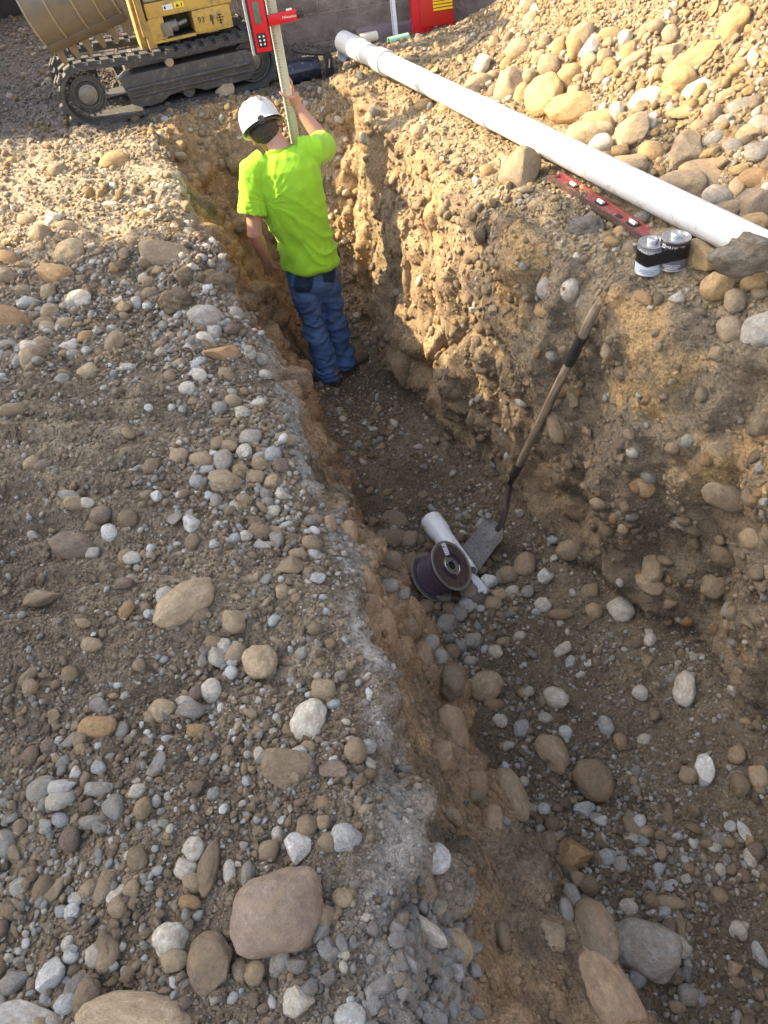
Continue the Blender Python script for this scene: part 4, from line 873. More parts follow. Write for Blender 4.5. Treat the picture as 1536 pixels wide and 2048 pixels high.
for q in range(6):
    b = B(); x = -BW/2+.05+q*(BW-.10)/5; Mx = BKl @ Matrix.Translation((x, .03, -.17)) @ Matrix.Rotation(math.radians(16), 4, 'X')
    vs = []
    for (wd, dp, z) in ((.036, .020, .05), (.040, .022, -.0), (.032, .014, -.07), (.018, .005, -.135)): vs.append([b.verts.new(Mx @ Vector((sx*wd, sy*dp, z))) for sx, sy in ((-1, -1), (1, -1), (1, 1), (-1, 1))])
    for A_, B2 in zip(vs, vs[1:]):
        for i in range(4): b.faces.new((A_[i], A_[(i+1) % 4], B2[(i+1) % 4], B2[i]))
    b.faces.new(vs[0]); b.faces.new(vs[-1][::-1]); fin(b, 'tooth', M_bucket, bk, False)
b = B()
for sx in (-.1, .1): bm_prism(b, [(-.10, .55), (.18, .58), (.08, .82), (-.03, .80)], sx-.012, sx+.012, BKl @ Matrix.Rotation(math.radians(90), 4, 'Z'))
fin(b, 'bucket_ear', M_bucket, bk, False)

# ---------------------------------------------------------------- pipes
def hollow(b, p0, p1, ro, ri, M=None, n=48, bell=None):
    p0, p1 = Vector(p0), Vector(p1); d = (p1-p0); L_ = d.length; Mx = Matrix.Translation(p0) @ d.to_track_quat('Z', 'Y').to_matrix().to_4x4()
    if bell: rb, lb = bell; pr = [(ri, 0), (ri, L_-lb), (rb-(ro-ri), L_-lb+.03), (rb-(ro-ri), L_-.002), (rb-.002, L_), (rb, L_-.003), (rb, L_-lb+.02), (ro, L_-lb-.01), (ro, 0), (ri, 0)]
    else: pr = [(ri, 0), (ri, L_), (ro, L_), (ro, 0), (ri, 0)]
    bm_lathe(b, pr, n, Mx)
pA = Vector(WY(688, 82, 5.55)); pB = Vector(WY(1500, 486, 2.28)); pd = (pB-pA).normalized(); PR = .059
pA.z = .36; 
pr_ = []
for yq in (5.5, 4.6, 3.9, 3.1, 2.5):
    t_ = (yq-pA.y)/pd.y; q = pA+pd*t_; pr_.append(drop(q.x, q.y).z)
# straight pipe lying along the pile; ends chosen in the picture, resting on the ground
g0, g1 = max(pr_[0], pr_[1]), min(pr_[3], pr_[4])+.02
pA = Vector(W(688, 84, g0+PR+.04)); pB = Vector(W(1610, 541, .20+PR+.03)); pd = (pB-pA).normalized(); Lp = (pB-pA).length
def onpipe(px_, py_):
    z_ = (pA.z+pB.z)/2
    best = min(range(1001), key=lambda i: (lambda q: (q[0]-px_)**2+(q[1]-py_)**2)(proj(pA+(pB-pA)*i/1000))); return best/1000
def proj(p):
    v = np.array(p)-CAM; f = v@CF; X = v@CR/f*F; Y = v@CD/f*F; return 768+X*RT[0]+Y*DN[0], 1024+X*RT[1]+Y*DN[1]
t1 = onpipe(985, 235); t2 = onpipe(765, 125); t3 = onpipe(722, 102)
pipe = empty('pipe', pA, 'long white plastic drain pipe lying along the foot of the spoil pile', 'pipe')
def rel_(b): bmesh.ops.translate(b, verts=b.verts, vec=-pA)
b = B(); q1 = pA.lerp(pB, t1); q2 = pA.lerp(pB, t2); hollow(b, pB, q1, PR, PR-.006); rel_(b); fin(b, 'pipe_length', M_pvc, pipe)
b = B(); hollow(b, q1.lerp(q2, .0)-pd*.0, q2, PR-.0005, PR-.007); hollow(b, q1+pd*.004, q1-pd*.11, PR+.0045, PR-.001); rel_(b); fin(b, 'pipe_length', M_pvc, pipe)
b = B(); hollow(b, q2+pd*.05, q2-pd*.05, PR+.008, PR); hollow(b, q2+pd*.053, q2+pd*.045, PR+.011, PR); hollow(b, q2-pd*.045, q2-pd*.053, PR+.011, PR); rel_(b); fin(b, 'coupling', M_pvc, pipe)
b = B(); hollow(b, q2, pA, PR-.0007, PR-.0072); hollow(b, pA.lerp(q2, .55), pA, PR+.006, PR-.001); rel_(b); fin(b, 'pipe_end', M_pvc, pipe)
lump = None
lp_ = Vector(W(1492, 512, .33)); v, f = stone_shape(4, 'lump', 77); v = v*(1+.12*perlin(v*3+3)+.05*perlin(v*9+1))[:, None]
lump = link('concrete_lump', mesh_np('concrete_lump', v, f), M_lump); lump.matrix_world = basis(lp_, (Vector(_ir)*.97+Vector(_id)*.1).normalized()*.130, (-Vector(_id)*.9-Vector(CF)*.3).normalized()*.072, (-Vector(CF)*.9+Vector((0, 0, .3))).normalized()*.075)
lump['tint'] = [.44, .37, .28]; meta(lump, 'rough grey brown lump of broken concrete lying over the near end of the white pipe', 'concrete lump')
# short pipe stub and its white end piece on the trench floor
s0 = hit(868, 1045)[0]; s1 = hit(940, 1150)[0]; s0 = Vector(W(862, 1040, s0.z+.075)); s1 = Vector(W(936, 1148, s1.z+.05)); sd = (s1-s0).normalized()
stub = empty('pipe_stub', s0, 'short white pipe with a wide collar on the trench floor under the wire reel', 'pipe')
b = B(); hollow(b, s1, s0, .054, .048, bell=(.062, .125)); bmesh.ops.translate(b, verts=b.verts, vec=-s0); st = fin(b, 'pipe_body', simple('clean_white_pvc', (.82, .84, .86), .3, 0, .02, 9, DIRT, .08, .0002), stub)
b = B(); 
for i in range(14): bm_cyl(b, Vector(W(876+i*2.2, 1055+i*3.6, -1)), Vector(W(876+i*2.2, 1055+i*3.6, -1)), .001) if False else None
b.free()
upv = (Vector((0, 0, 1))-sd*sd.z).normalized(); side_ = sd.cross(upv)
Mt_ = basis(s0+sd*.28+ (upv*.8+side_*-.25).normalized()*.0545, sd, upv.cross(sd), upv)
text_obj('print', 'PVC SCH 40  DWV', .013, M_inkred, stub, Matrix.Translation(-s0) @ Mt_, .0002)

# ---------------------------------------------------------------- wire reel
rc = Vector(hit(885, 1165)[0])
toC = -Vector(CF); im_r, im_u = Vector(_ir), -Vector(_id)
ax_ = (im_r*.58+im_u*.40+toC*.66).normalized()
fc = Vector(W(903, 1131, rc.z+.19)); RR, RW = .128, .15
bc = fc-ax_*RW; Mr = Matrix.Translation(fc) @ ax_.to_track_quat('Z', 'Y').to_matrix().to_4x4()
reel = empty('wire_reel', bc, 'metal reel wound with dark purple wire leaning on the pipe stub', 'wire reel'); Mi = Matrix.Translation(-bc)
def flange_ring(b, M, R1, holes=True):
    n = 96; bm_lathe(b, [(.021, 0), (.021, .0016), (.040, .0016), (.044, -.004), (.05, -.004), (.053, .0016), (R1*.94, .0016), (R1-.003, .004), (R1, .003), (R1+.001, 0), (R1-.003, -.001), (R1*.94, -.001), (.021, -.001), (.021, 0)], n, M)
b = B(); flange_ring(b, Mi @ Mr, RR); fl1 = fin(b, 'flange', M_steel, reel); fl1['label'] = 'front flange with brown printed face and paper sticker'
b = B(); flange_ring(b, Mi @ Mr @ Matrix.Translation((0, 0, -RW)), RR); fin(b, 'flange', M_steel, reel)
b = B(); bm_lathe(b, [(.054, .0022), (.112, .0022), (.112, .0034), (.054, .0034), (.054, .0022)], 96, Mi @ Mr); fin(b, 'printed_face', simple('brown_painted_metal', (.13, .10, .095), .35, .5, .2, 25, DIRT, .2), fl1)
b = B()
for a0 in (0, math.pi):
    pts_ = [(.047*math.cos(a), .047*math.sin(a)) for a in np.linspace(a0-.9, a0+.9, 12)]+[(.072*math.cos(a)*1.0, .072*math.sin(a)) for a in np.linspace(a0+.7, a0-.7, 12)]
    f1 = [b.verts.new(Mi @ Mr @ Vector((x, y, .0042))) for x, y in pts_]; b.faces.new(f1)
for a in (.9, 2.3, 4.0, 5.3): bm_ell(b, Mi @ Mr @ Vector((.098*math.cos(a), .098*math.sin(a), .0035)), (.006, .006, .002), (Mr.to_3x3()))
for a in (0, 2.1, 4.2): bm_ell(b, Mi @ Mr @ Vector((.031*math.cos(a), .031*math.sin(a), .002)), (.004, .004, .002), (Mr.to_3x3()))
fin(b, 'hole', simple('dark_wire_window', (.035, .022, .04), .6), fl1)
b = B(); bm_lathe(b, [(0, -.004), (.021, -.004), (.021, .003), (.0195, .003), (.0195, -.003), (0, -.003)], 32, Mi @ Mr); fin(b, 'axle_hole', M_inkblk, fl1)
b = B(); iu = Mr.to_3x3().inverted() @ im_u; an_ = math.atan2(iu.y, iu.x)+.12; Ms = Mi @ Mr @ Matrix.Rotation(an_, 4, 'Z'); bm_box(b, (.085, .0, .0042), (.062, .030, .0008), Ms); fin(b, 'paper_sticker', M_white, fl1, False)
b = B()
for i in range(5): bm_box(b, (.062+i*.011, 0, .0049), (.003, .022-.004*(i % 3), .0004), Ms)
fin(b, 'sticker_print', simple('grey_print', (.3, .3, .34), .6), fl1, False)
m, nt, bs = new_mat('purple_wire'); a = noisen(nt, 60, 3); nt.links.new(mixc(nt, (.055, .028, .055), (.14, .10, .14), a), bs.inputs['Base Color']); bs.inputs['Roughness'].default_value = .42; M_wire = m
b = B(); prw = [(.02, -.004)]; nw = 30
for i in range(nw):
    zc = -.006-(i+.5)*(RW-.012)/nw; rr_ = .101+.0016*math.sin(i*1.7)+(.002 if i % 7 == 3 else 0)
    for a in np.linspace(0, math.pi, 6): prw.append((rr_+.0026*math.sin(a), zc+.0024*math.cos(a)))
prw.append((.02, -RW+.004)); bm_lathe(b, prw, 80, Mi @ Mr); fin(b, 'wire_coil', M_wire, reel)
b = B(); bm_tube(b, [Mi @ Mr @ Vector((.104*math.cos(a), .104*math.sin(a), -.02-.1*(a-2)/2.2)) for a in np.linspace(2, 4.2, 24)], .0028, 8); fin(b, 'loose_strand', M_wire, reel)
# white smeared fragment by the reel
b = B(); v, f = stone_shape(3, 'angular', 901); e0 = hit(958, 1176)[0]
for q in v: b.verts.new(Vector(q))
b.verts.ensure_lookup_table()
for q in f: b.faces.new([b.verts[i] for i in q])
pl = fin(b, 'plaster_chunk', simple('white_chalky_lump', (.72, .75, .78), .8, 0, .08, 20, DIRT, .2, .002), None, True, 60); pl.matrix_world = basis(e0+Vector((0, 0, .02)), (im_r*.5-im_u*.85).normalized()*.075, (im_r*.85+im_u*.5).normalized()*.03, Vector(toC)*.03)
meta(pl, 'narrow chalk white chip poking out below the reel', 'debris')

# ---------------------------------------------------------------- shovel
def wood_mat():
    m, nt, bs = new_mat('weathered_wood'); tc = N(nt, 'ShaderNodeTexCoord'); mp = N(nt, 'ShaderNodeMapping'); mp.inputs['Scale'].default_value = (40, 40, 3); nt.links.new(tc.outputs['Object'], mp.inputs['Vector'])
    n = N(nt, 'ShaderNodeTexNoise'); n.inputs['Scale'].default_value = 2.5; n.inputs['Detail'].default_value = 6; nt.links.new(mp.outputs[0], n.inputs['Vector'])
    nt.links.new(mixc(nt, (.13, .10, .07), (.33, .25, .165), ramp(nt, n.outputs[0], .35, .65)), bs.inputs['Base Color']); bs.inputs['Roughness'].default_value = .75; bump(nt, bs, n.outputs[0], .002, .6); return m
M_wood = wood_mat()
bl0 = Vector(hit(942, 1125)[0])                 # cutting edge on the floor
T0 = Vector(W(1197, 607, .10)); k1_ = Vector(W(1002, 1050, bl0.z+.17)); 
th_ = hit(1197, 607)[0]; th2 = hit(1170, 690)[0]; T0 = min((th_+(Vector(CAM)-th_).normalized()*q for q in (.10,)), key=lambda v: v.z); k0_ = Vector(W(1038, 930, bl0.z+.44))
hd = (T0-k0_).normalized()
shv = empty('shovel', bl0, 'wooden handled square shovel with taped grip leaning on the right trench wall', 'shovel'); Sh = Matrix.Translation(-bl0)
hM = basis(k0_-bl0, hd.orthogonal().normalized(), hd.cross(hd.orthogonal().normalized()), hd); HL = (T0-k0_).length
b = B(); bm_tube(b, [(0, 0, -.02), (0, 0, HL*.5), (0, 0, HL*.93), (0, 0, HL*.985), (0, 0, HL)], [.0185, .0195, .019, .016, .008], 20, True, Vector((1, 0, 0))); hn = fin(b, 'handle', M_wood, shv, True, 50, hM)
b = B(); bm_tube(b, [(0, 0, HL*.70), (0, 0, HL*.74), (0, 0, HL*.79), (0, 0, HL*.85)], [.0215, .0225, .0215, .022], 18, True, Vector((1, 0, 0))); bm_box(b, (.024, 0, HL*.77), (.012, .012, .004)); fin(b, 'grip_tape', M_tape, hn, True, 50)
nk = k1_-bl0; kk0 = k0_-bl0
b = B(); pth = [kk0+hd*.01, kk0-hd*.10, kk0-hd*.22, nk.lerp(kk0, .28)+(hd*-.01), nk, nk*.86+Vector((.004, 0, -.01))]
bm_tube(b, pth, [.0225, .022, .019, .0165, (.017, .014), (.026, .008)], 18); bm_tube(b, [kk0+hd*.006, kk0+hd*.012], [.0235, .0235], 18); fin(b, 'socket', simple('dark_brown_steel', (.06, .045, .045), .4, .4, .2, 30, DIRT, .2), shv)
# blade: slightly dished plate between neck and the edge
bt = nk*.98; bdir = (Vector((0, 0, 0))-bt); 
e_w = Vector(W(990, 1085, bl0.z+.03))-Vector(W(925, 1100, bl0.z+.03)); 
bd = bdir.normalized(); tow = (Vector(CAM)-bl0).normalized(); bw = bd.cross((tow*.75+Vector((-.9, .1, .9))).normalized()).normalized(); bn = bw.cross(bd).normalized(); bn = bn if bn.dot(tow) > 0 else -bn
b = B(); nu, nv = 14, 18; Lb = bdir.length; g_ = []
for j in range(nv+1):
    row = []
    for i in range(nu+1):
        s_ = i/nu*2-1; t_ = j/nv; hw = .088-.012*(1-t_)-.03*max(0, .12-t_)/.12; q = bt+bd*(t_*Lb)+bw*(s_*hw)+bn*(.022*s_*s_-.012*math.exp(-(s_/.25)**2)*(1-t_)+.006*math.sin(t_*3.1)); row.append(b.verts.new(q))
    g_.append(row)
for j in range(nv):
    for i in range(nu): b.faces.new((g_[j][i], g_[j][i+1], g_[j+1][i+1], g_[j+1][i]))
bmesh.ops.solidify(b, geom=b.faces[:], thickness=.0025); fin(b, 'blade', simple('scuffed_blade_steel', (.55, .56, .58), .30, .5, .25, 14, DIRT, .55, .0006), shv)

# ---------------------------------------------------------------- level
l0 = hit(1112, 360)[0]; l1 = hit(1298, 482)[0]; l0 = Vector(W(1110, 352, l0.z+.02)); l1 = Vector(W(1302, 476, l1.z+.02)); ld = (l1-l0).normalized(); LL = (l1-l0).length
ly = Vector((0, 0, 1)).cross(ld).normalized(); lz = ld.cross(ly).normalized()
lv = empty('spirit_level', l0, 'dark red spirit level with three bubble windows lying on the trench rim', 'level'); Ml = basis((0, 0, 0), ld, ly, lz)
b = B(); bm_box(b, (LL/2, 0, .0), (LL, .052, .007), Ml); fin(b, 'web', M_redl, lv, False, bev=0)
for sy in (-1, 1):
    b = B(); bm_box(b, (LL/2, sy*.029, .0), (LL, .007, .026), Ml, .0015); fin(b, 'rail', simple('level_edge_dark', (.05, .022, .025), .45, .1, .2, 20, DIRT, .4) if sy < 0 else M_redl, lv)
for x in (.20, .50, .82):
    b = B(); bm_box(b, (LL*x, .006, .004), (.050, .034, .010), Ml, .003); wb = fin(b, 'vial_window', M_black, lv)
    b = B(); bm_cyl(b, Ml @ Vector((LL*x-.018, .006, .010)), Ml @ Vector((LL*x+.018, .006, .010)), .0085, n=16); fin(b, 'vial', simple('pale_vial', (.75, .75, .66), .25), wb)
for x in (.035, .28, .70):
    b = B(); bm_box(b, (LL*x, .0, .0037), (.035 if x > .1 else .02, .022, .002), Ml, .0005); fin(b, 'hand_hole', M_inkblk, lv)

# ---------------------------------------------------------------- solvent cans
def can(px_, py_, name, lab, matlow, mattop, txt2):
    p = hit(px_, py_)[0]; p = Vector(W(px_, py_, p.z+.004)); c = empty(name, p, lab, 'can'); Rc, Hc = .0485, .110
    b = B(); bm_lathe(b, [(0, 0), (Rc-.002, 0), (Rc+.001, .001), (Rc+.001, .004), (Rc, .005), (Rc, Hc-.005), (Rc+.0015, Hc-.003), (Rc+.001, Hc), (Rc-.004, Hc), (Rc-.005, Hc-.005), (.02, Hc-.004), (.02, Hc+.004), (0, Hc+.004)], 64); body_ = fin(b, 'tin', M_steel, c, True, 40)
    b = B(); bm_lathe(b, [(.0195, Hc+.002), (.0195, Hc+.012), (.018, Hc+.014), (.012, Hc+.014), (.0115, Hc+.011), (0, Hc+.011)], 40)
    for k_ in range(3): bm_lathe(b, [(.0195, Hc+.004+k_*.003), (.0207, Hc+.005+k_*.003), (.0195, Hc+.006+k_*.003)], 40)
    fin(b, 'screw_cap', simple('zinc_cap', (.62, .63, .62), .35, .8, .15, 60, DIRT, .15), c)
    b = B(); bm_lathe(b, [(Rc+.0004, .006), (Rc+.0008, .006), (Rc+.0008, .060), (Rc+.0004, .060)], 64); fin(b, 'lower_label', matlow, c)
    b = B(); bm_lathe(b, [(Rc+.0004, .0605), (Rc+.0008, .0605), (Rc+.0008, Hc-.008), (Rc+.0004, Hc-.008)], 64); fin(b, 'upper_label', mattop, c)
    vd = Vector((CAM[0]-p.x, CAM[1]-p.y, 0)).normalized(); a0 = math.atan2(vd.y, vd.x)
    def arc(s, size, z, a_c, mat, nm='lettering'):
        n = len(s); pr = empty_like = None
        objs = []
        cu_w = size*.72
        for i, ch in enumerate(s):
            if ch == ' ': continue
            a = a_c+(i-(n-1)/2)*cu_w/Rc; rad = Vector((math.cos(a), math.sin(a), 0)); tan = Vector((-math.sin(a), math.cos(a), 0))
            o = text_obj(nm, ch, size, mat, c, basis(rad*(Rc+.0013)+Vector((0, 0, z)), tan, Vector((0, 0, 1)), rad), .0003); objs.append(o)
        # join letters into one mesh
        me = bpy.data.meshes.new(nm); bb = bmesh.new()
        for o in objs: t = o.data.copy(); t.transform(o.matrix_local); bb.from_mesh(t); bpy.data.objects.remove(o, do_unlink=True)
        bb.to_mesh(me); bb.free(); link(nm, me, mat, c)
    arc('MAINLINE', .0125, Hc-.021, a0+.16, M_white)
    a = a0-.78; rad = Vector((math.cos(a), math.sin(a), 0)); tan = Vector((-math.sin(a), math.cos(a), 0))
    b = B(); bm_box(b, (0, 0, 0), (.013, .013, .0006), basis(rad*(Rc+.0012)+Vector((0, 0, Hc-.021)), tan, Vector((0, 0, 1)), rad)); em = fin(b, 'emblem', M_white, c, False)
    b = B(); bm_box(b, (-.0015, .001, .0006), (.0025, .007, .0004), basis(rad*(Rc+.0013)+Vector((0, 0, Hc-.021)), tan, Vector((0, 0, 1)), rad)); bm_box(b, (.002, .001, .0006), (.0025, .007, .0004), basis(rad*(Rc+.0013)+Vector((0, 0, Hc-.021)), tan, Vector((0, 0, 1)), rad)); fin(b, 'emblem_bars', M_inkblk, em, False)
    b = B()
    for zz_, ha in ((.051, .5), (.024, .55), (.018, .6), (.012, .4)):
        for q in range(9):
            a = a0-ha+q*ha*2/8; rad = Vector((math.cos(a), math.sin(a), 0)); tan = Vector((-math.sin(a), math.cos(a), 0)); bm_box(b, (0, 0, 0), (.0045 if q % 3 else .006, .0018, .0004), basis(rad*(Rc+.0010)+Vector((0, 0, zz_)), tan, Vector((0, 0, 1)), rad))
    fin(b, 'small_print', M_inkblk if txt2 else M_white, c, False)
    return p, Rc, Hc
M_lblg = simple('grey_label', (.22, .23, .24), .4, 0, .06, 30, DIRT, .12, 0); M_lblw = simple('pale_blue_label', (.50, .56, .66), .4, 0, .05, 30, DIRT, .12, 0); M_lblk = simple('black_label', (.025, .025, .03), .35, 0, .1, 30, DIRT, .1, 0); M_lbln = simple('slate_label', (.10, .11, .14), .4, 0, .1, 30, DIRT, .12, 0)
c1_, Rc, Hc = can(1297, 541, 'solvent_can', 'grey and pale blue labelled tin, left one of the taped pair', M_lblw, M_lblg, True)
c2_, _, _ = can(1343, 531, 'solvent_can', 'black labelled tin, right one of the taped pair against the rock', M_lbln, M_lblk, False)
b = B(); ring = []; d12 = (c2_-c1_); d12.z = 0; a12 = math.atan2(d12.y, d12.x); o1 = Vector((0, 0, 0)); o2 = d12
for (cc_, ar) in ((o2, np.linspace(a12-math.pi/2, a12+math.pi/2, 24)), (o1, np.linspace(a12+math.pi/2, a12+3*math.pi/2, 24))):
    for a in ar: ring.append(cc_+Vector((math.cos(a), math.sin(a), 0))*(Rc+.0022))
zz1 = []
for z0_, e_ in ((.040, 0), (.050, .0012), (.062, .0004), (.078, .001), (.086, 0)):
    zz1.append([b.verts.new(p_*(1+0*e_)+Vector((0, 0, z0_+.004*math.sin(i*.35)+(c2_.z-c1_.z)*(1 if i < 24 else 0)))+Vector((0, 0, 0))) for i, p_ in enumerate(ring)])
for A_, B2 in zip(zz1, zz1[1:]):
    for i in range(len(ring)): b.faces.new((A_[i], A_[(i+1) % len(ring)], B2[(i+1) % len(ring)], B2[i]))
bmesh.ops.solidify(b, geom=b.faces[:], thickness=-.0012); tp = fin(b, 'tape_band', M_tape, None, True, 60); tp.location = c1_; meta(tp, 'black tape wound round the two solvent tins', 'tape')

# ---------------------------------------------------------------- things by the block wall
gz = lambda x, y: drop(x, y).z
# black bin lying on its side with bracket
bp = Vector(W(628, 160, .0)); bp.z = gz(bp.x, bp.y)-.01
bn_ = empty('plastic_bin', bp, 'glossy black plastic bin on its side between the digger track and pipe fittings', 'bin'); bn_.rotation_euler = (0, 0, math.radians(8)); bn_.scale = (.62, .62, .62)
b = B(); bm_tube(b, [(-.32, .12, .12), (-.1, .12, .12), (.10, .12, .12)], [(.12, .12), (.122, .122), (.115, .115)], 32); fin(b, 'drum', simple('glossy_navy_plastic', (.012, .018, .04), .18, 0, .2, 10, DIRT, .1), bn_)
b = B(); bm_prism(b, [(.13, .0), (.24, .0), (.245, .12), (.24, .25), (.22, .29), (.16, .29), (.14, .25), (.16, .15)], -.02, .012); fin(b, 'end_bracket', M_black, bn_, True, 30, None, .006)
b = B(); bm_prism(b, [(.183, .13), (.20, .13), (.215, .21), (.20, .22)], -.023, -.0205); fin(b, 'slot', simple('pale_dust', (.42, .38, .3), .9), bn_, False)
b = B(); bm_tube(b, [(.20, 0, .27), (.05, .03, .285), (-.10, .10, .31), (-.17, .16, .33)], [(.018, .022)]*4, 12); bm_tube(b, [(-.17, .16, .33), (-.17, .10, .22), (-.20, .06, .15)], [.012]*3, 10); fin(b, 'handle', M_black, bn_)
# wye fitting with two open hubs
wp = Vector(W(702, 142, .0)); wp.z = gz(wp.x, wp.y)+.035
wye = empty('pipe_fitting', wp, 'pale blue-grey Y-shaped pipe fitting with two open sockets beside the black bin', 'pipe fitting')
b = B(); hollow(b, (.12, .16, .02), (-.07, -.02, .0), .045, .040, bell=(.055, .06)); hollow(b, (.08, .09, .01), (.07, -.09, .0), .045, .040, bell=(.055, .06)); fin(b, 'socket_body', M_pvcb, wye)
b = B(); bm_lathe(b, [(0, 0), (.039, 0), (.039, .004), (0, .004)], 24, Matrix.Translation((.071, -.05, 0)) @ Matrix.Rotation(math.radians(90), 4, 'X')); fin(b, 'packed_dirt', simple('packed_grit', (.42, .36, .27), .9, 0, .3, 60), wye); wye.scale = (.72, .72, .72)
bpt = Vector(W(748, 92, .02)); bpt.z = gz(bpt.x, bpt.y)+.035
bpp = empty('pipe_offcut', bpt, 'short beige pipe offcut lying behind the end of the white pipe', 'pipe')
b = B(); hollow(b, (-.10, -.02, 0), (.03, .01, .0), .035, .031); fin(b, 'tube', simple('beige_pvc', (.62, .60, .50), .4, 0, .05, 10, DIRT, .15), bpp)
gpt = Vector(W(792, 96, .02)); gpt.z = gz(gpt.x, gpt.y)+.03
gpp = empty('green_pipe', gpt, 'pale green sewer pipe length disappearing behind the pile', 'pipe')
b = B(); hollow(b, (.10, .03, .0), (-.05, -.02, 0), .034, .030); fin(b, 'tube', simple('mint_green_pvc', (.30, .58, .44), .4, 0, .05, 10, DIRT, .15), gpp)
# footing ledge
b = B(); bm_box(b, (.72, 6.98, .0), (.75, .12, .13), None, .02); ft_ = fin(b, 'footing', simple('mauve_stained_concrete', (.24, .19, .21), .9, 0, .1, 12), None); meta(ft_, 'mauve grey concrete footing ledge at the base of the block wall', 'footing')
# second rod leaning by the wall
def rod_face(b, w_, L_, M, t=.0):
    pass
def make_rod(name, label, base, top, width, depth, facedir, num_start, face_mat, side_mat, spacing=.040, zr=(0, 1), digits=True):
    base, top = Vector(base), Vector(top); d = (top-base).normalized(); L_ = (top-base).length
    f = (Vector(facedir)-d*Vector(facedir).dot(d)).normalized(); s_ = d.cross(f).normalized()
    r = empty(name, base, label, 'measuring rod'); Mx = basis((0, 0, 0), s_, d, f)   # x right seen from the face
    if (Mx.to_3x3().determinant() < 0): Mx = basis((0, 0, 0), -s_, d, f)
    b = B(); bm_box(b, (0, L_/2, -depth/2), (width, L_, depth), Mx, .0015); fin(b, 'staff', side_mat, r)
    b = B(); bm_box(b, (.002, L_/2, .0006), (width*.86, L_*.998, .001), Mx); fin(b, 'scale_face', face_mat, r, False)
    b = B(); y = L_*zr[0]
    i = 0
    while y < L_*zr[1]:
        ln = width*(.34 if i % 5 == 0 else .22); bm_box(b, (-width*.43+ln/2+.002, y, .0013), (ln, .0022, .0004), Mx); y += spacing/5; i += 1
    fin(b, 'graduation', M_inkblk, r, False)
    if digits:
        labs = num_start; y = L_*zr[1]-.02; bk_, br_ = bmesh.new(), bmesh.new()
        for q, s__ in enumerate(labs):
            if y < L_*zr[0]: break
            red = s__.startswith('r'); o = text_obj('t', s__.strip('r'), spacing*(.9 if red else .66), M_inkblk, None, Mx @ Matrix.Translation((width*.2, y, .0014)), .0003)
            t = o.data.copy(); t.transform(o.matrix_local); (br_ if red else bk_).from_mesh(t); bpy.data.objects.remove(o, do_unlink=True); y -= spacing
        for bb_, mm_, nn_ in ((bk_, M_inkblk, 'numeral'), (br_, M_inkred, 'foot_numeral')):
            me = bpy.data.meshes.new(nn_); bb_.to_mesh(me); bb_.free(); link(nn_, me, mm_, r)
    return r, Mx
RB = Vector(WY(572, 175, 4.72)); rx, ry = RB.x, RB.y; rz0 = gz(rx, ry)
seq = ['1', 'r7', '11', '10', '9', '8', '7', '6', '5', '4', '3', '2', '1', 'r6', '11', '10', '9', '8', '7', '6', '5', '4', '3', '2', '1', 'r5', '11', '10', '9', '8', '7', '6', '5', '4', '3', '2', '1', 'r4', '11', '10', '9', '8', '7', '6', '5']
top_z = 1.05
rod, RM = make_rod('grade_rod', 'tall graduated grade rod held upright by the worker in green', (rx, ry, rz0-.01), (rx, ry, top_z), .052, .028, (.10, -1, 0), seq, simple('cream_rod_face', (.50, .48, .34), .5, 0, .05, 20, DIRT, .1, 0), simple('white_rod_paint', (.78, .78, .72), .4, 0, .05, 20), .0385, (.25, 1))
rw = Vector(WY(788, 40, 6.85)); make_rod('measuring_rod', 'white ruled rod leaning against the block wall by the red case', (rw.x, 6.82, gz(rw.x, 6.75)-.02), (rw.x, 6.96, 1.0), .040, .02, (-.2, -1, 0), [], simple('white_rod_face', (.75, .77, .80), .45, 0, .04, 20), simple('white_rod_edge', (.78, .78, .75), .4), .03, (0, 1), False)
# laser detector and clamp
zc = Vector(WY(548, 37, ry)).z; Mc = basis((rx, ry, zc), *[Vector(RM.col[i][:3]) for i in (0, 2)], Vector((0, 0, 1))) if False else Matrix.Translation((rx, ry, zc)) @ Matrix.Rotation(math.radians(5.7), 4, 'Z')
dt = empty('laser_detector', (rx, ry, zc), 'red and black laser detector beside the top of the grade rod', 'laser detector'); dt.rotation_euler = (0, 0, math.radians(5.7))
b = B(); bm_box(b, (-.083, -.012, .005), (.105, .04, .30), None, .012); cs = fin(b, 'case', M_black, dt)
b = B(); bm_box(b, (-.080, -.034, .005), (.082, .006, .28), None, .006); fc_ = fin(b, 'front', M_red, dt)
b = B(); bm_box(b, (-.084, -.038, .045), (.036, .004, .10), None, .004); fin(b, 'display', simple('grey_display', (.14, .15, .12), .3), dt)
b = B(); bm_box(b, (-.082, -.038, -.080), (.046, .004, .062), None, .006); kp = fin(b, 'keypad', M_inkblk, dt)
b = B()
for i in range(3):
    for j in range(2): bm_cyl(b, (-.093+j*.022, -.039, -.062-i*.018), (-.093+j*.022, -.0425, -.062-i*.018), .0052, n=14)
fin(b, 'button', M_white, dt)
b = B(); bm_box(b, (-.138, -.012, .005), (.014, .044, .30), None, .005); bm_box(b, (-.083, -.012, .152), (.10, .044, .014), None, .005); fin(b, 'bumper', simple('grey_bumper', (.34, .36, .36), .5), dt)
b = B(); bm_cyl(b, (-.095, -.036, .135), (-.065, -.036, .135), .007, n=12); fin(b, 'level_vial', M_glassy, dt)
text_obj('logo', 'Milwaukee', .016, M_white, dt, Matrix.Translation((-.083, -.0378, .112)) @ Matrix.Rotation(math.radians(90), 4, 'X'), .0004, .3)
cp = empty('rod_clamp', (rx, ry, zc), 'red clamp arm gripping the grade rod next to the detector', 'clamp'); cp.rotation_euler = (0, 0, math.radians(5.7))
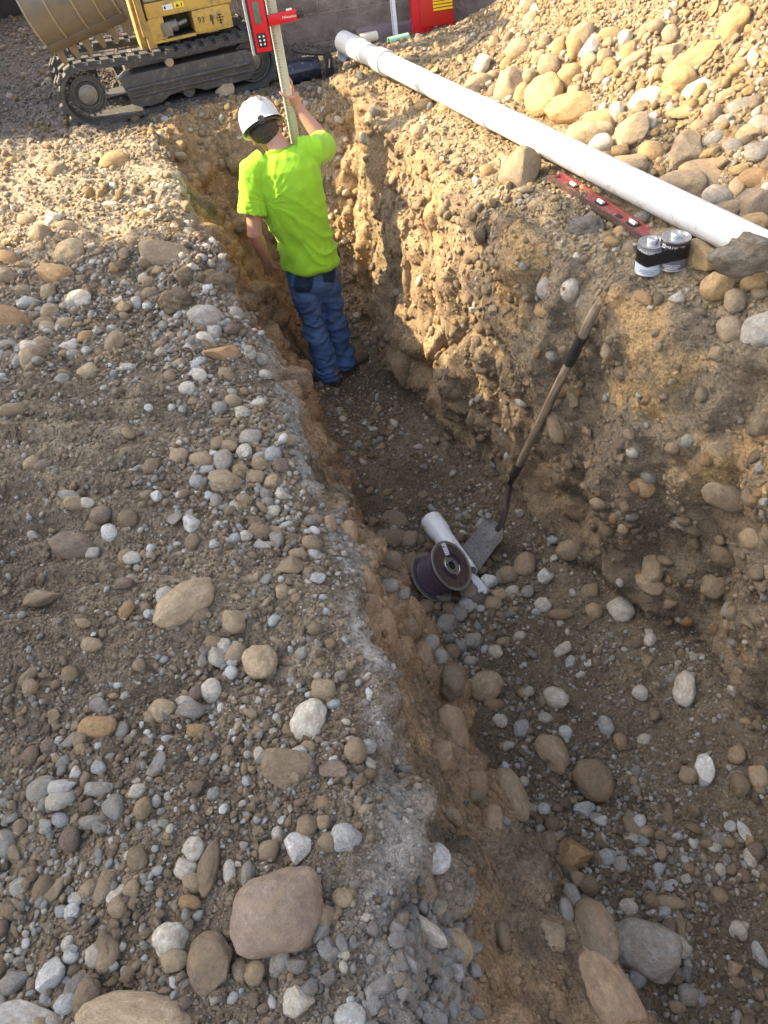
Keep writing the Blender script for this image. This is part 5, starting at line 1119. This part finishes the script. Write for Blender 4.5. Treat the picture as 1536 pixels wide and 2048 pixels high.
b = B(); bm_box(b, (.045, -.022, .0), (.155, .030, .050), Matrix.Rotation(math.radians(-3), 4, 'Y'), .008); fin(b, 'arm', M_red, cp)
b = B(); bm_cyl(b, (.120, -.02, .006), (.155, -.02, .008), .022, n=20); fin(b, 'knob', M_black, cp)
b = B(); bm_cyl(b, (.07, -.022, .030), (.10, -.022, .032), .007, n=12); fin(b, 'vial', M_glassy, cp)
text_obj('logo', 'Milwaukee', .018, M_white, cp, Matrix.Translation((.078, -.0375, .004)) @ Matrix.Rotation(math.radians(90), 4, 'X'), .0004, .3)
# red case
cb = empty('tool_case', (.935, 6.80, gz(.95, 6.75)-.02), 'red hard case with yellow fins standing against the wall behind the pile', 'case'); cb.rotation_euler = (math.radians(-6), 0, math.radians(3)); cb.scale = (.88, .88, .96)
b = B(); bm_box(b, (0, .0, .24), (.37, .12, .50), None, .028); fin(b, 'shell', M_red, cb, True, 40)
b = B(); bm_box(b, (.025, -.066, .19), (.27, .022, .30), None, .01); fin(b, 'lid_panel', simple('deep_red_panel', (.55, .02, .01), .4), cb)
b = B()
for q in range(4): bm_box(b, (.085, -.08, .15+q*.022), (.17, .016, .015), None, .003)
fin(b, 'yellow_fins', simple('yellow_plastic', (.85, .62, .02), .4), cb)
b = B(); bm_tube(b, [(-.08, -.01, .48), (-.08, -.01, .54), (.08, -.01, .54), (.08, -.01, .48)], .011, 10); fin(b, 'handle', M_red, cb)
for sx in (-.09, .06):
    b = B(); bm_box(b, (sx, -.072, .37), (.04, .02, .05), None, .006); fin(b, 'latch', M_red, cb)
# steel bin far left and a container added out of view at the left to shade the yard
db = empty('steel_skip', (-3.6, 9.75, 0), 'dark yellow steel skip with grey top rail at far left behind the bucket', 'skip')
b = B(); bm_prism(b, [(-1.3, .22), (1.3, .22), (1.5, 1.1), (-1.5, 1.1)], 0, 1.6); fin(b, 'hull', M_yeld, db, False)
b = B(); bm_box(b, (0, .8, 1.13), (3.1, 1.75, .09), None, .01); fin(b, 'top_rail', simple('grey_rail', (.33, .34, .33), .6), db)
b = B()
for x in (-1.1, -.4, .4, 1.1): bm_box(b, (x, -.03, .66), (.07, .06, .86), None, .01)
fin(b, 'rib', M_yeld, db)
b = B(); bm_box(b, (0, .8, .11), (2.3, 1.4, .22), None, .01); fin(b, 'skid', M_black, db)
ct = empty('shade_container', (-5.3, 6.42, 0), 'grey corrugated container added out of view to shade the yard', 'container')
b = B(); nC = 60; out = [b.verts.new((.0 if (i % 4) in (0, 1) else -.04, i*.1, z)) for z in (.1, 2.5) for i in range(nC)]
for i in range(nC-1): b.faces.new((out[i], out[i+1], out[nC+i+1], out[nC+i]))
bm_box(b, (-1.25, 2.95, 1.3), (2.38, 5.9, 2.38)); fin(b, 'side_wall', simple('grey_container_paint', (.25, .27, .28), .55, 0, .1, 3, (.3, .2, .12), .3), ct, False)
b = B(); bm_box(b, (-1.2, 2.95, 2.55), (2.5, 6., .1)); bm_box(b, (-1.2, 2.95, .05), (2.5, 6., .1)); fin(b, 'frame', M_dsteel, ct, False)
# house to the left, unseen, added to shade the near half of the trench
hx = SUN_TO.copy(); hy = Vector((-SUN_TO.y*-1, -SUN_TO.x, 0))
hs = empty('added_house', hx*12+hy*(-2.3), 'two storey rendered house added out of view to shade the trench', 'added_house'); hs.rotation_euler = (0, 0, math.atan2(.307, -.952)-math.pi)
H_w = simple('cream_render', (.50, .46, .38), .9, 0, .06, 2)
# local: +y -> hy
ang_ = math.atan2(hy.y, hy.x)-math.pi/2; hs.rotation_euler = (0, 0, ang_)
b = B(); bm_box(b, (-4, 0, 4.2), (8, 8.6, 8.4)); fin(b, 'wall', H_w, hs, False)
b = B(); bm_prism(b, [(.5, 8.3), (-8.5, 8.3), (-4, 10.6)], -4.6, 4.6); fin(b, 'roof', simple('dark_shingle', (.12, .11, .1), .9, 0, .2, 12), hs, False)
for zc_ in (1.6, 4.6, 7.0):
    for yc_ in (-2.6, 0, 2.6):
        b = B(); bm_box(b, (.03, yc_, zc_), (.08, 1.2, 1.3)); wn = fin(b, 'window', M_white, hs, False)
        b = B(); bm_box(b, (.075, yc_, zc_), (.02, 1.05, 1.15)); fin(b, 'pane', simple('window_glass', (.05, .07, .09), .08), wn, False)
# garden tree at the house corner, out of view: gives the dappled edge of the shade
def tree(name, label, base, H_, cz_, R_, n_, seed):
    r = np.random.default_rng(seed); t = empty(name, base, label, 'tree')
    b = B(); bm_tube(b, [(0, 0, -.2), (.03, .02, H_*.25), (-.04, .05, H_*.5), (.05, 0, H_*.85)], [.20, .15, .10, .03], 12)
    cl = []
    for i in range(46):
        d = r.normal(size=3); d /= np.linalg.norm(d); rad = r.uniform(.25, 1)**.5; c = np.array([0, 0, cz_])+d*np.array(R_)*rad; cl.append(c)
        if i < 16: bm_tube(b, [(0, 0, H_*r.uniform(.3, .7)), tuple((np.array([0, 0, cz_])+c)/2+[0, 0, -.2]), tuple(c)], [.05, .03, .01], 6)
    fin(b, 'trunk', simple('bark', (.12, .09, .06), .95, 0, .3, 12), t)
    cl = np.array(cl); k_ = r.integers(0, len(cl), n_); dd = r.normal(size=(n_, 3)); dd /= np.linalg.norm(dd, axis=1)[:, None]
    p = cl[k_]+dd*(r.random(n_)**.45)[:, None]*r.uniform(.45, .8, len(cl))[k_][:, None]
    a = r.normal(size=(n_, 3)); a /= np.linalg.norm(a, axis=1)[:, None]; c = np.cross(a, r.normal(size=(n_, 3))); c /= np.linalg.norm(c, axis=1)[:, None]
    s1_ = r.uniform(.05, .09, n_)[:, None]; q = np.stack([p-a*s1_, p+c*s1_*.45, p+a*s1_, p-c*s1_*.45], 1).reshape(-1, 3)
    m, nt, bs = new_mat('leaf_green'); gi_ = noisen(nt, 1.5, 3, .6, 'World'); nt.links.new(mixc(nt, (.05, .09, .02), (.11, .16, .04), gi_), bs.inputs['Base Color']); bs.inputs['Roughness'].default_value = .6
    link('crown', mesh_np('crown', q, np.arange(n_*4).reshape(-1, 4), False), m, t)
tree('garden_tree', 'leafy broad tree standing at the left out of view', hx*8.3+hy*1.55, 6., 5.4, (1.5, 1.75, 3.0), 27000, 3)
# ================================================================ the worker
SKIN = (.46, .26, .18)
m, nt, bs = new_mat('skin'); a = noisen(nt, 25, 4, .6, 'World'); nt.links.new(mixc(nt, (.50, .27, .19), (.40, .20, .14), a), bs.inputs['Base Color']); bs.inputs['Roughness'].default_value = .5; bs.inputs['Subsurface Weight'].default_value = .08; bs.inputs['Subsurface Radius'].default_value = (.01, .004, .002); M_skin = m
m, nt, bs = new_mat('safety_green_cloth'); a = noisen(nt, 8, 4, .6, 'World'); w1 = noisen(nt, 700, 2, .5, 'World')
nt.links.new(mixc(nt, (.32, .62, .035), (.25, .50, .028), a), bs.inputs['Base Color']); bs.inputs['Roughness'].default_value = .8; bs.inputs['Sheen Weight'].default_value = .15; bs.inputs['Specular IOR Level'].default_value = .15
bs.inputs['Subsurface Weight'].default_value = 0; bump(nt, bs, w1, .0006, .5); M_shirt = m
m, nt, bs = new_mat('blue_denim'); a = noisen(nt, 7, 5, .65, 'World'); w1 = noisen(nt, 260, 3, .6, 'World')
c1 = mixc(nt, (.035, .08, .21), (.085, .17, .36), ramp(nt, a, .35, .65)); c2 = mixc(nt, c1, (.13, .19, .30), ramp(nt, w1, .55, .75, 0, .5)); nt.links.new(c2, bs.inputs['Base Color']); bs.inputs['Roughness'].default_value = .85; bump(nt, bs, w1, .0012, .6); M_jean = m
M_boot = simple('brown_boot_leather', (.11, .065, .045), .6, 0, .2, 20, DIRT, .5, .001); M_sole = simple('boot_sole', (.04, .035, .03), .7, 0, .2, 20, DIRT, .4)
m, nt, bs = new_mat('dark_hair'); a = noisen(nt, 160, 3, .7, 'World'); nt.links.new(mixc(nt, (.018, .012, .010), (.06, .042, .032), a), bs.inputs['Base Color']); bs.inputs['Roughness'].default_value = .6; bump(nt, bs, a, .004, .8); M_hair = m
M_hat = simple('white_hard_hat_shell', (.60, .62, .62), .28, 0, .03, 15, DIRT, .12, .0002)
V = Vector
hipC = V(WY(622, 535, 4.38)); neck = V(WY(560, 297, 4.42)); shL = V(WY(508, 345, 4.37)); shR = V(WY(628, 308, 4.43)); headC = V(WY(527, 258, 4.50))
elL = V(WY(509, 468, 4.30)); wrL = V(WY(533, 522, 4.42)); elR = V(WY(650, 287, 4.66)); wrR = V(WY(594, 212, 4.74))
hL = V(WY(603, 560, 4.36)); hR = V(WY(650, 548, 4.42)); kL = V(WY(628, 652, 4.37)); kR = V(WY(668, 632, 4.45)); aL = V(WY(655, 742, 4.34)); aR = V(WY(686, 716, 4.46))
gzf = drop(-.3, 4.34, -.2).z
man = empty('person', (aL.x, aL.y, gzf), 'person in bright green T-shirt, jeans and white hard hat, seen from behind holding the rod', 'person'); MO = man.location.copy()
Y_ = V((0, 1, 0))
def bodymesh(name, bm_, vox, sm, mat, parent, f=None, n2=4):
    me = remeshed(bm_, vox, sm)
    if f: displace(me, f)
    me.transform(Matrix.Translation(-MO)); me.materials.clear(); me.name = name
    return link(name, me, mat, parent)
def finger(b, root, dirs, lens, r0):
    p = [root]; 
    for d, l in zip(dirs, lens): p.append(p[-1]+V(d).normalized()*l)
    pts, rr = [], []
    for i in range(len(p)-1):
        for t in (0, .5): pts.append(p[i].lerp(p[i+1], t)); rr.append(r0*(1-.09*(i+t)))
    pts.append(p[-1]); rr.append(r0*.62); bm_tube(b, pts, rr, 10, True, V((.3, .5, .8)))
    bm_ell(b, p[-1], (r0*.66,)*3, None, 10)
# ---- skin body: head, neck, trunk core, arms, hands, leg cores as one surface
b = B()
hf = V((-.10, .92, -.45)).normalized()       # the face looks forward and down
hu = (V((-.30, .30, 1)) - hf*hf.dot(V((-.30, .30, 1)))).normalized(); hx_ = hf.cross(hu).normalized()
HM = Matrix((hx_, hf, hu)).transposed()
bm_ell(b, headC, (.076, .095, .105), HM, 32); bm_ell(b, headC+hf*.03-hu*.06, (.055, .06, .055), HM, 24); bm_ell(b, headC-hf*.02+hu*.02, (.078, .088, .09), HM, 24)
bm_ell(b, headC+hf*.105-hu*.02, (.012, .020, .022), HM, 12); bm_ell(b, headC+hf*.082-hu*.062, (.024, .014, .010), HM, 12)
for s_ in (-1, 1):
    bm_ell(b, headC+hx_*s_*.079-hf*.005-hu*.025, (.009, .022, .033), HM, 16); bm_ell(b, headC+hx_*s_*.084-hf*.018-hu*.012, (.007, .010, .022), HM, 12)
bm_tube(b, [neck-V((0, .0, .10)), neck, neck.lerp(headC, .45), headC-hu*.02-hf*.02], [.075, .060, .056, .055], 20, True, Y_)
bm_tube(b, [hipC-V((0, 0, .08)), hipC, hipC.lerp(neck, .3), hipC.lerp(neck, .65), hipC.lerp(neck, .88), neck], [(.12, .09), (.14, .10), (.125, .09), (.15, .10), (.13, .08), (.06, .06)], 20, True, Y_)
def arm(sh, el, wr): bm_tube(b, [neck.lerp(sh, .6), sh, sh.lerp(el, .35), sh.lerp(el, .75), el, el.lerp(wr, .25), el.lerp(wr, .6), wr], [.055, .056, .050, .044, .042, .044, .036, (.030, .026)], 18, True, V((.2, -.7, .4)))
arm(shL, elL, wrL); arm(shR, elR, wrR)
for (h_, k_, a_) in ((hL, kL, aL), (hR, kR, aR)): bm_tube(b, [h_+V((0, 0, .05)), h_.lerp(k_, .5), k_, k_.lerp(a_, .4), a_], [.08, .07, .052, .05, .035], 16, True, Y_)
# left hand hanging, fingers spread
pL = V(WY(540, 541, 4.47)); dL_ = (pL-wrL).normalized(); sL = dL_.cross(V((.2, -.9, .3))).normalized()
bm_tube(b, [wrL-dL_*.01, wrL.lerp(pL, .5), pL], [(.028, .022), (.036, .017), (.042, .015)], 16, True, V((.2, -.9, .3)))
fd = [V(WY(x, y, 4.56))-pL for x, y in ((554, 558), (547, 566), (539, 569), (531, 567))]
for i, (q, ln) in enumerate(zip(fd, (.072, .078, .072, .058))):
    q.normalize(); rt_ = pL+(V(WY(545-i*5.5, 543+i*2.2, 4.47))-V(WY(538, 546, 4.47)))*1.; cu_ = V((.0, .25, -.35))
    finger(b, rt_-q*.006, [q, q+cu_*.35, q+cu_*.8], (ln*.45, ln*.32, ln*.25), .0088)
tr_ = V(WY(537, 529, 4.44)); finger(b, tr_, [V(WY(555, 537, 4.45))-tr_, V(WY(562, 543, 4.48))-tr_], (.038, .028), .0100)
# right hand round the rod
pR = V((rx+.030, ry-.005, V(WY(584, 190, ry)).z)); dR_ = (pR-wrR).normalized()
bm_tube(b, [wrR-(wrR-elR).normalized()*.0, wrR.lerp(pR, .55), pR], [(.028, .023), (.036, .020), (.038, .019)], 16, True, V((.4, -.9, 0)))
hz_ = pR.z
for i, ln in enumerate((.030, .012, -.006, -.022)):     # four fingers wrap behind the staff and come back at its left edge
    st_ = V((rx+.034, ry+.010, hz_+ln+.012)); finger(b, st_, [V((.1 if i else -.1, .9, .25 if i else 1.4)), V((-1, .55, .1 if i else 1.2)), V((-1, -.2, -.05 if i else .9))] , ((.030, .034, .024) if i else (.030, .030, .022)), .0086)
finger(b, V((rx+.026, ry-.020, hz_-.012)), [V((-.55, -.75, .30)), V((-1, -.10, .62)), V((-.8, .25, .8))], (.026, .036, .026), .0102)
body_s = bodymesh('body', b, .0042, 3, M_skin, man)
b = B()
for s_ in (-1, 1): bm_ell(b, headC+hf*.086+hx_*s_*.030+hu*.005, (.012, .009, .009), HM, 12)
bmesh.ops.translate(b, verts=b.verts, vec=-MO); fin(b, 'eyes', simple('eye_white', (.6, .6, .58), .3), man)
# hair at the back of the head below the helmet
b = B(); bm_ell(b, headC-hf*.025-hu*.004, (.082, .090, .078), HM, 28); bm_ell(b, headC-hf*.055-hu*.038, (.062, .045, .045), HM, 20)
bodymesh('hair', b, .004, 2, M_hair, man, lambda co, no: .0025*perlin(co*np.array([190, 190, 60])))
# ---- shirt
hemC = V(WY(619, 522, 4.37)); ax_t = (neck-hemC)
b = B(); pts_t = [hemC-V((0, 0, .012)), hemC+V((0, 0, .05)), V(WY(607, 470, 4.375)), V(WY(590, 420, 4.38)), V(WY(577, 370, 4.385)), V(WY(569, 335, 4.395)), V(WY(564, 312, 4.405)), V(WY(560, 300, 4.41))]
bm_tube(b, pts_t, [(.172, .135), (.168, .130), (.162, .122), (.176, .130), (.192, .138), (.192, .125), (.150, .098), (.078, .075)], 28, True, Y_)
slL = shL.lerp(elL, .64)+V((-.008, 0, 0))
bm_tube(b, [neck.lerp(shL, .55), shL+V((.0, 0, .012)), shL.lerp(slL, .5), slL], [(.075), (.080), (.078), (.083)], 22, True, Y_)
slR = shR.lerp(elR, .72)
bm_tube(b, [neck.lerp(shR, .5), shR+V((.0, 0, .010)), shR.lerp(slR, .5), slR], [.075, .082, .078, .084], 22, True, V((0, 0, 1)))
def folds(co, no):
    q = co-np.array(hemC); z = q[:, 2]; low = 1-sstep(.0, .55, z)
    diag = q[:, 2]*.75+q[:, 0]*.55
    f1 = perlin(np.stack([diag*11+perlin(co*5)*.8, q[:, 0]*2.2, q[:, 1]*2.5], 1)); f2 = perlin(np.stack([q[:, 0]*16+perlin(co*4+9)*1.1, q[:, 2]*2.6, q[:, 1]*3], 1)); f3 = perlin(np.stack([(q[:, 2]*.6-q[:, 0]*.8)*20, q[:, 0]*3.+2, q[:, 1]*3], 1))
    r1_ = np.clip(1-np.abs(f1)*2.4, 0, 1)**1.6; r2_ = np.clip(1-np.abs(f2)*2.4, 0, 1)**1.6
    arm_ = np.linalg.norm(co-np.array(shL)-np.array([.06, 0, -.12]), axis=1); f4 = perlin(np.stack([np.arctan2(q[:, 2]-.42, q[:, 0]+.16)*6, arm_*3, q[:, 1]*2], 1)); fa_ = np.clip(1-np.abs(f4)*2.4, 0, 1)**1.6*np.exp(-(arm_/.16)**2)
    return .007*fa_+.015*r1_*(low+.15)+.008*r2_*(.5+.5*low)+.005*f3+.0015*perlin(co*26)
sh = bodymesh('shirt', b, .0055, 7, M_shirt, man, folds)
b = B(); hemw = [(V((math.cos(t)*.176, math.sin(t)*.139, 0))) for t in np.linspace(0, 2*math.pi, 49)]
b.free()
b = B(); bm_tube(b, [V(WY(560, 300, 4.41))-V((0, 0, .004)), V(WY(559, 297, 4.413))+V((0, 0, .006))], [(.083, .080), (.074, .072)], 32, False, Y_); bmesh.ops.solidify(b, geom=b.faces[:], thickness=.003); bmesh.ops.translate(b, verts=b.verts, vec=-MO); fin(b, 'collar', M_shirt, sh)
# ---- jeans
b = B()
bm_tube(b, [hipC+V((0, 0, .07)), hipC+V((0, 0, .0)), hipC-V((.0, -.0, .07)), hipC-V((0, 0, .13))], [(.150, .115), (.158, .122), (.160, .125), (.13, .10)], 26, True, Y_)
for (h_, k_, a_) in ((hL, kL, aL), (hR, kR, aR)):
    e_ = a_+V((0, 0, -.055)); bm_tube(b, [h_+V((0, .01, .03)), h_.lerp(k_, .25), h_.lerp(k_, .6), k_, k_.lerp(a_, .35), k_.lerp(a_, .75), e_], [(.090, .105), (.090, .100), (.080, .086), (.072, .076), (.070, .076), (.072, .078), (.078, .088)], 24, True, Y_)
for s_, h_ in ((-1, hL), (1, hR)): bm_ell(b, h_+V((s_*.0, -.045, .02)), (.075, .075, .085))
def jf(co, no):
    z = co[:, 2]; g = perlin(np.stack([co[:, 0]*5, co[:, 1]*4, z*17+perlin(co*5)*1.3], 1)); g2 = perlin(np.stack([co[:, 0]*7+3, co[:, 1]*5, z*32+co[:, 0]*14], 1))
    amt = .35+.65*(1-sstep(hipC.z-.45, hipC.z-.1, z)); return amt*(.018*(1-np.abs(g)*2.4)+.009*g2)-.006+.0015*perlin(co*40)
je = bodymesh('jeans', b, .007, 4, M_jean, man, jf)
def patch_on(name, ctr_px, wpx, hpx, mat, parent, off=.004, thick=.003, yref=4.25, tilt=0.):
    """small cloth or object patch laid against the back of the figure"""
    dg = bpy.context.evaluated_depsgraph_get(); bv = BVHTree.FromPolygons([v.co+MO for v in parent.data.vertices], [p.vertices[:] for p in parent.data.polygons])
    bb = B(); n = 8; g_ = []
    ct, st_ = math.cos(tilt), math.sin(tilt)
    for j in range(n+1):
        row = []
        for i in range(n+1):
            u_, v_ = (i/n-.5)*wpx, (j/n-.5)*hpx
            if j > n*.7: u_ *= 1-.12*(j-n*.7)
            x, y = ctr_px[0]+u_*ct-v_*st_, ctr_px[1]+u_*st_+v_*ct; rr = V(ray(x, y)).normalized(); h = bv.ray_cast(V(CAM), rr)
            p = h[0] if h[0] is not None else V(WY(x, y, yref)); row.append(bb.verts.new(p-rr*off-MO))
        g_.append(row)
    for j in range(n):
        for i in range(n): bb.faces.new((g_[j][i], g_[j][i+1], g_[j+1][i+1], g_[j+1][i]))
    bmesh.ops.solidify(bb, geom=bb.faces[:], thickness=thick); return fin(bb, name, mat, parent)
M_jean2 = simple('darker_denim', (.04, .075, .15), .85, 0, .25, 30, None, 0, .0008)
patch_on('back_pocket', (607, 565), 38, 40, M_jean2, je, .003, .002, tilt=.05); patch_on('back_pocket', (658, 548), 26, 34, M_jean2, je, .003, .002, tilt=.05)
# things he carries: phone in the pocket, tape measure on the belt
ph = patch_on('tmp', (601, 545), 26, 10, M_inkblk, je, .009, .005); ph.name = 'phone'; Mw = Matrix.Translation(MO); ph.parent = None; ph.matrix_world = Mw; meta(ph, 'black phone peeking out of the left back pocket of the jeans', 'phone')
bt_ = hipC+V((.168, .0, .055)); b = B(); bm_box(b, (0, 0, 0), (.035, .06, .07), None, .012); tm = fin(b, 'case', M_black, None); te = empty('tape_measure', bt_, 'black tape measure clipped to the right side of the belt', 'tape measure'); tm.parent = te
b = B(); bm_tube(b, [(.012, -.01, -.03), (.016, -.01, -.09), (.010, -.01, -.14)], .004, 8); fin(b, 'strap', simple('pale_cord', (.5, .42, .35), .7), te)
# ---- boots
for (a_, tdir, nm_) in ((aL, V((-.93, .12, 0)), 0), (aR, V((.80, .55, 0)), 1)):
    tdir.normalize(); gzb = drop(a_.x, a_.y, -.3).z; z0 = gzb+.012; h0 = V((a_.x, a_.y, z0)); cr_ = V((0, 0, 1)).cross(tdir)
    if nm_ == 0: tdir = V((-.80, .30, 0)).normalized()
    b = B(); bm_tube(b, [h0+V((0, 0, .17)), h0+V((0, 0, .11)), h0+V((0, 0, .055))], [.052, .05, .05], 20, True, tdir)
    bm_tube(b, [h0-tdir*.075+V((0, 0, .045)), h0-tdir*.04+V((0, 0, .055)), h0+tdir*.05+V((0, 0, .06)), h0+tdir*.12+V((0, 0, .047)), h0+tdir*.17+V((0, 0, .038)), h0+tdir*.20+V((0, 0, .03))], [(.034, .034), (.042, .052), (.044, .058), (.050, .042), (.046, .034), (.026, .022)], 20, True, V((0, 0, 1)))
    bo_ = bodymesh('boot', b, .005, 4, M_boot, man)
    b = B(); bm_tube(b, [h0-tdir*.085+V((0, 0, .0)), h0-tdir*.05, h0+tdir*.03, h0+tdir*.12, h0+tdir*.18, h0+tdir*.208], [(.030, .014), (.043, .014), (.038, .012), (.052, .012), (.044, .012), (.022, .012)], 16, True, V((0, 0, 1)))
    bmesh.ops.translate(b, verts=b.verts, vec=-MO); fin(b, 'sole', M_sole, bo_)
# ---- hard hat
hc = headC+hu*.030-hf*.003
HU = (hu*.95+hf*.12).normalized(); HX = HU.cross(hf).normalized()*-1; HF = HU.cross(HX).normalized(); HF = HF if HF.dot(hf) > 0 else -HF
Mh = basis(hc-MO, HX, HF, HU)
b = B(); n = 64; rings = []
for j in range(15):
    t = j/14; z = .118*math.sin(t*math.pi/2)**.9; r_ = math.cos(t*math.pi/2)**.62 if t < 1 else 0
    row = []
    for i in range(n):
        a = 2*math.pi*i/n; rx_, ry_ = .112, .138; rid = .004*math.exp(-((math.sin(a*1.)*0+math.cos(a))*.112*r_/.018)**2)*(t > .25)+.003*(abs(abs(math.cos(a)*r_)-.34) < .05)*(t > .3)
        row.append(b.verts.new(Mh @ V((rx_*r_*math.cos(a), ry_*r_*math.sin(a), z+rid))) )
    rings.append(row)
brim = []
for (k_, dz) in ((1.0, -.012), (1.05, -.018), (1.09, -.022)):
    row = []
    for i in range(n):
        a = 2*math.pi*i/n; fr_ = max(0, math.sin(a))**2*.16*(k_-1)/.09; row.append(b.verts.new(Mh @ V((.114*k_*math.cos(a), .140*(k_+fr_)*math.sin(a), dz))))
    brim.append(row)
allr = brim[::-1]+rings
for A_, B2 in zip(allr, allr[1:]):
    for i in range(n): b.faces.new((A_[i], A_[(i+1) % n], B2[(i+1) % n], B2[i]))
bmesh.ops.remove_doubles(b, verts=b.verts, dist=.0004)
bmesh.ops.recalc_face_normals(b, faces=b.faces); bmesh.ops.solidify(b, geom=b.faces[:], thickness=.0025); hat = fin(b, 'hard_hat', M_hat, man, True, 50)
b = B(); bm_tube(b, [Mh @ V((.104*math.cos(a), .128*math.sin(a), -.022)) for a in np.linspace(math.pi*1.02, math.pi*1.98, 30)], [(.003, .013)]*30, 8, True, HU); bm_cyl(b, Mh @ V((0, -.128, -.024)), Mh @ V((0, -.150, -.026)), .021, n=24); bm_cyl(b, Mh @ V((0, -.150, -.026)), Mh @ V((0, -.156, -.026)), .012, n=20); fin(b, 'suspension_band', M_black, hat)
b = B()
for a0_ in (2.2, 4.15, 5.2):
    g_ = []
    for j in range(5):
        row = []
        for i in range(5):
            a = a0_+(i-2)*.085; t = .36+j*.075; z = .118*math.sin(t*math.pi/2)**.9+.005; r_ = math.cos(t*math.pi/2)**.62*1.03; row.append(b.verts.new(Mh @ V((.112*r_*math.cos(a), .138*r_*math.sin(a), z))))
        g_.append(row)
    for j in range(4):
        for i in range(4): b.faces.new((g_[j][i], g_[j][i+1], g_[j+1][i+1], g_[j+1][i]))
bmesh.ops.solidify(b, geom=b.faces[:], thickness=.001)
fin(b, 'sticker', simple('grey_sticker', (.33, .37, .39), .35, 0, .2, 60, None, 0, 0), hat)
b = B(); p0 = headC+hx_*.085*(1 if hx_.x > 0 else -1)-hu*.0; bm_tube(b, [p0+hf*.085, p0+hf*.02, p0-hf*.055-hu*.035], [(.002, .004)]*3, 8); bmesh.ops.translate(b, verts=b.verts, vec=-MO); fin(b, 'glasses', M_inkred, man)
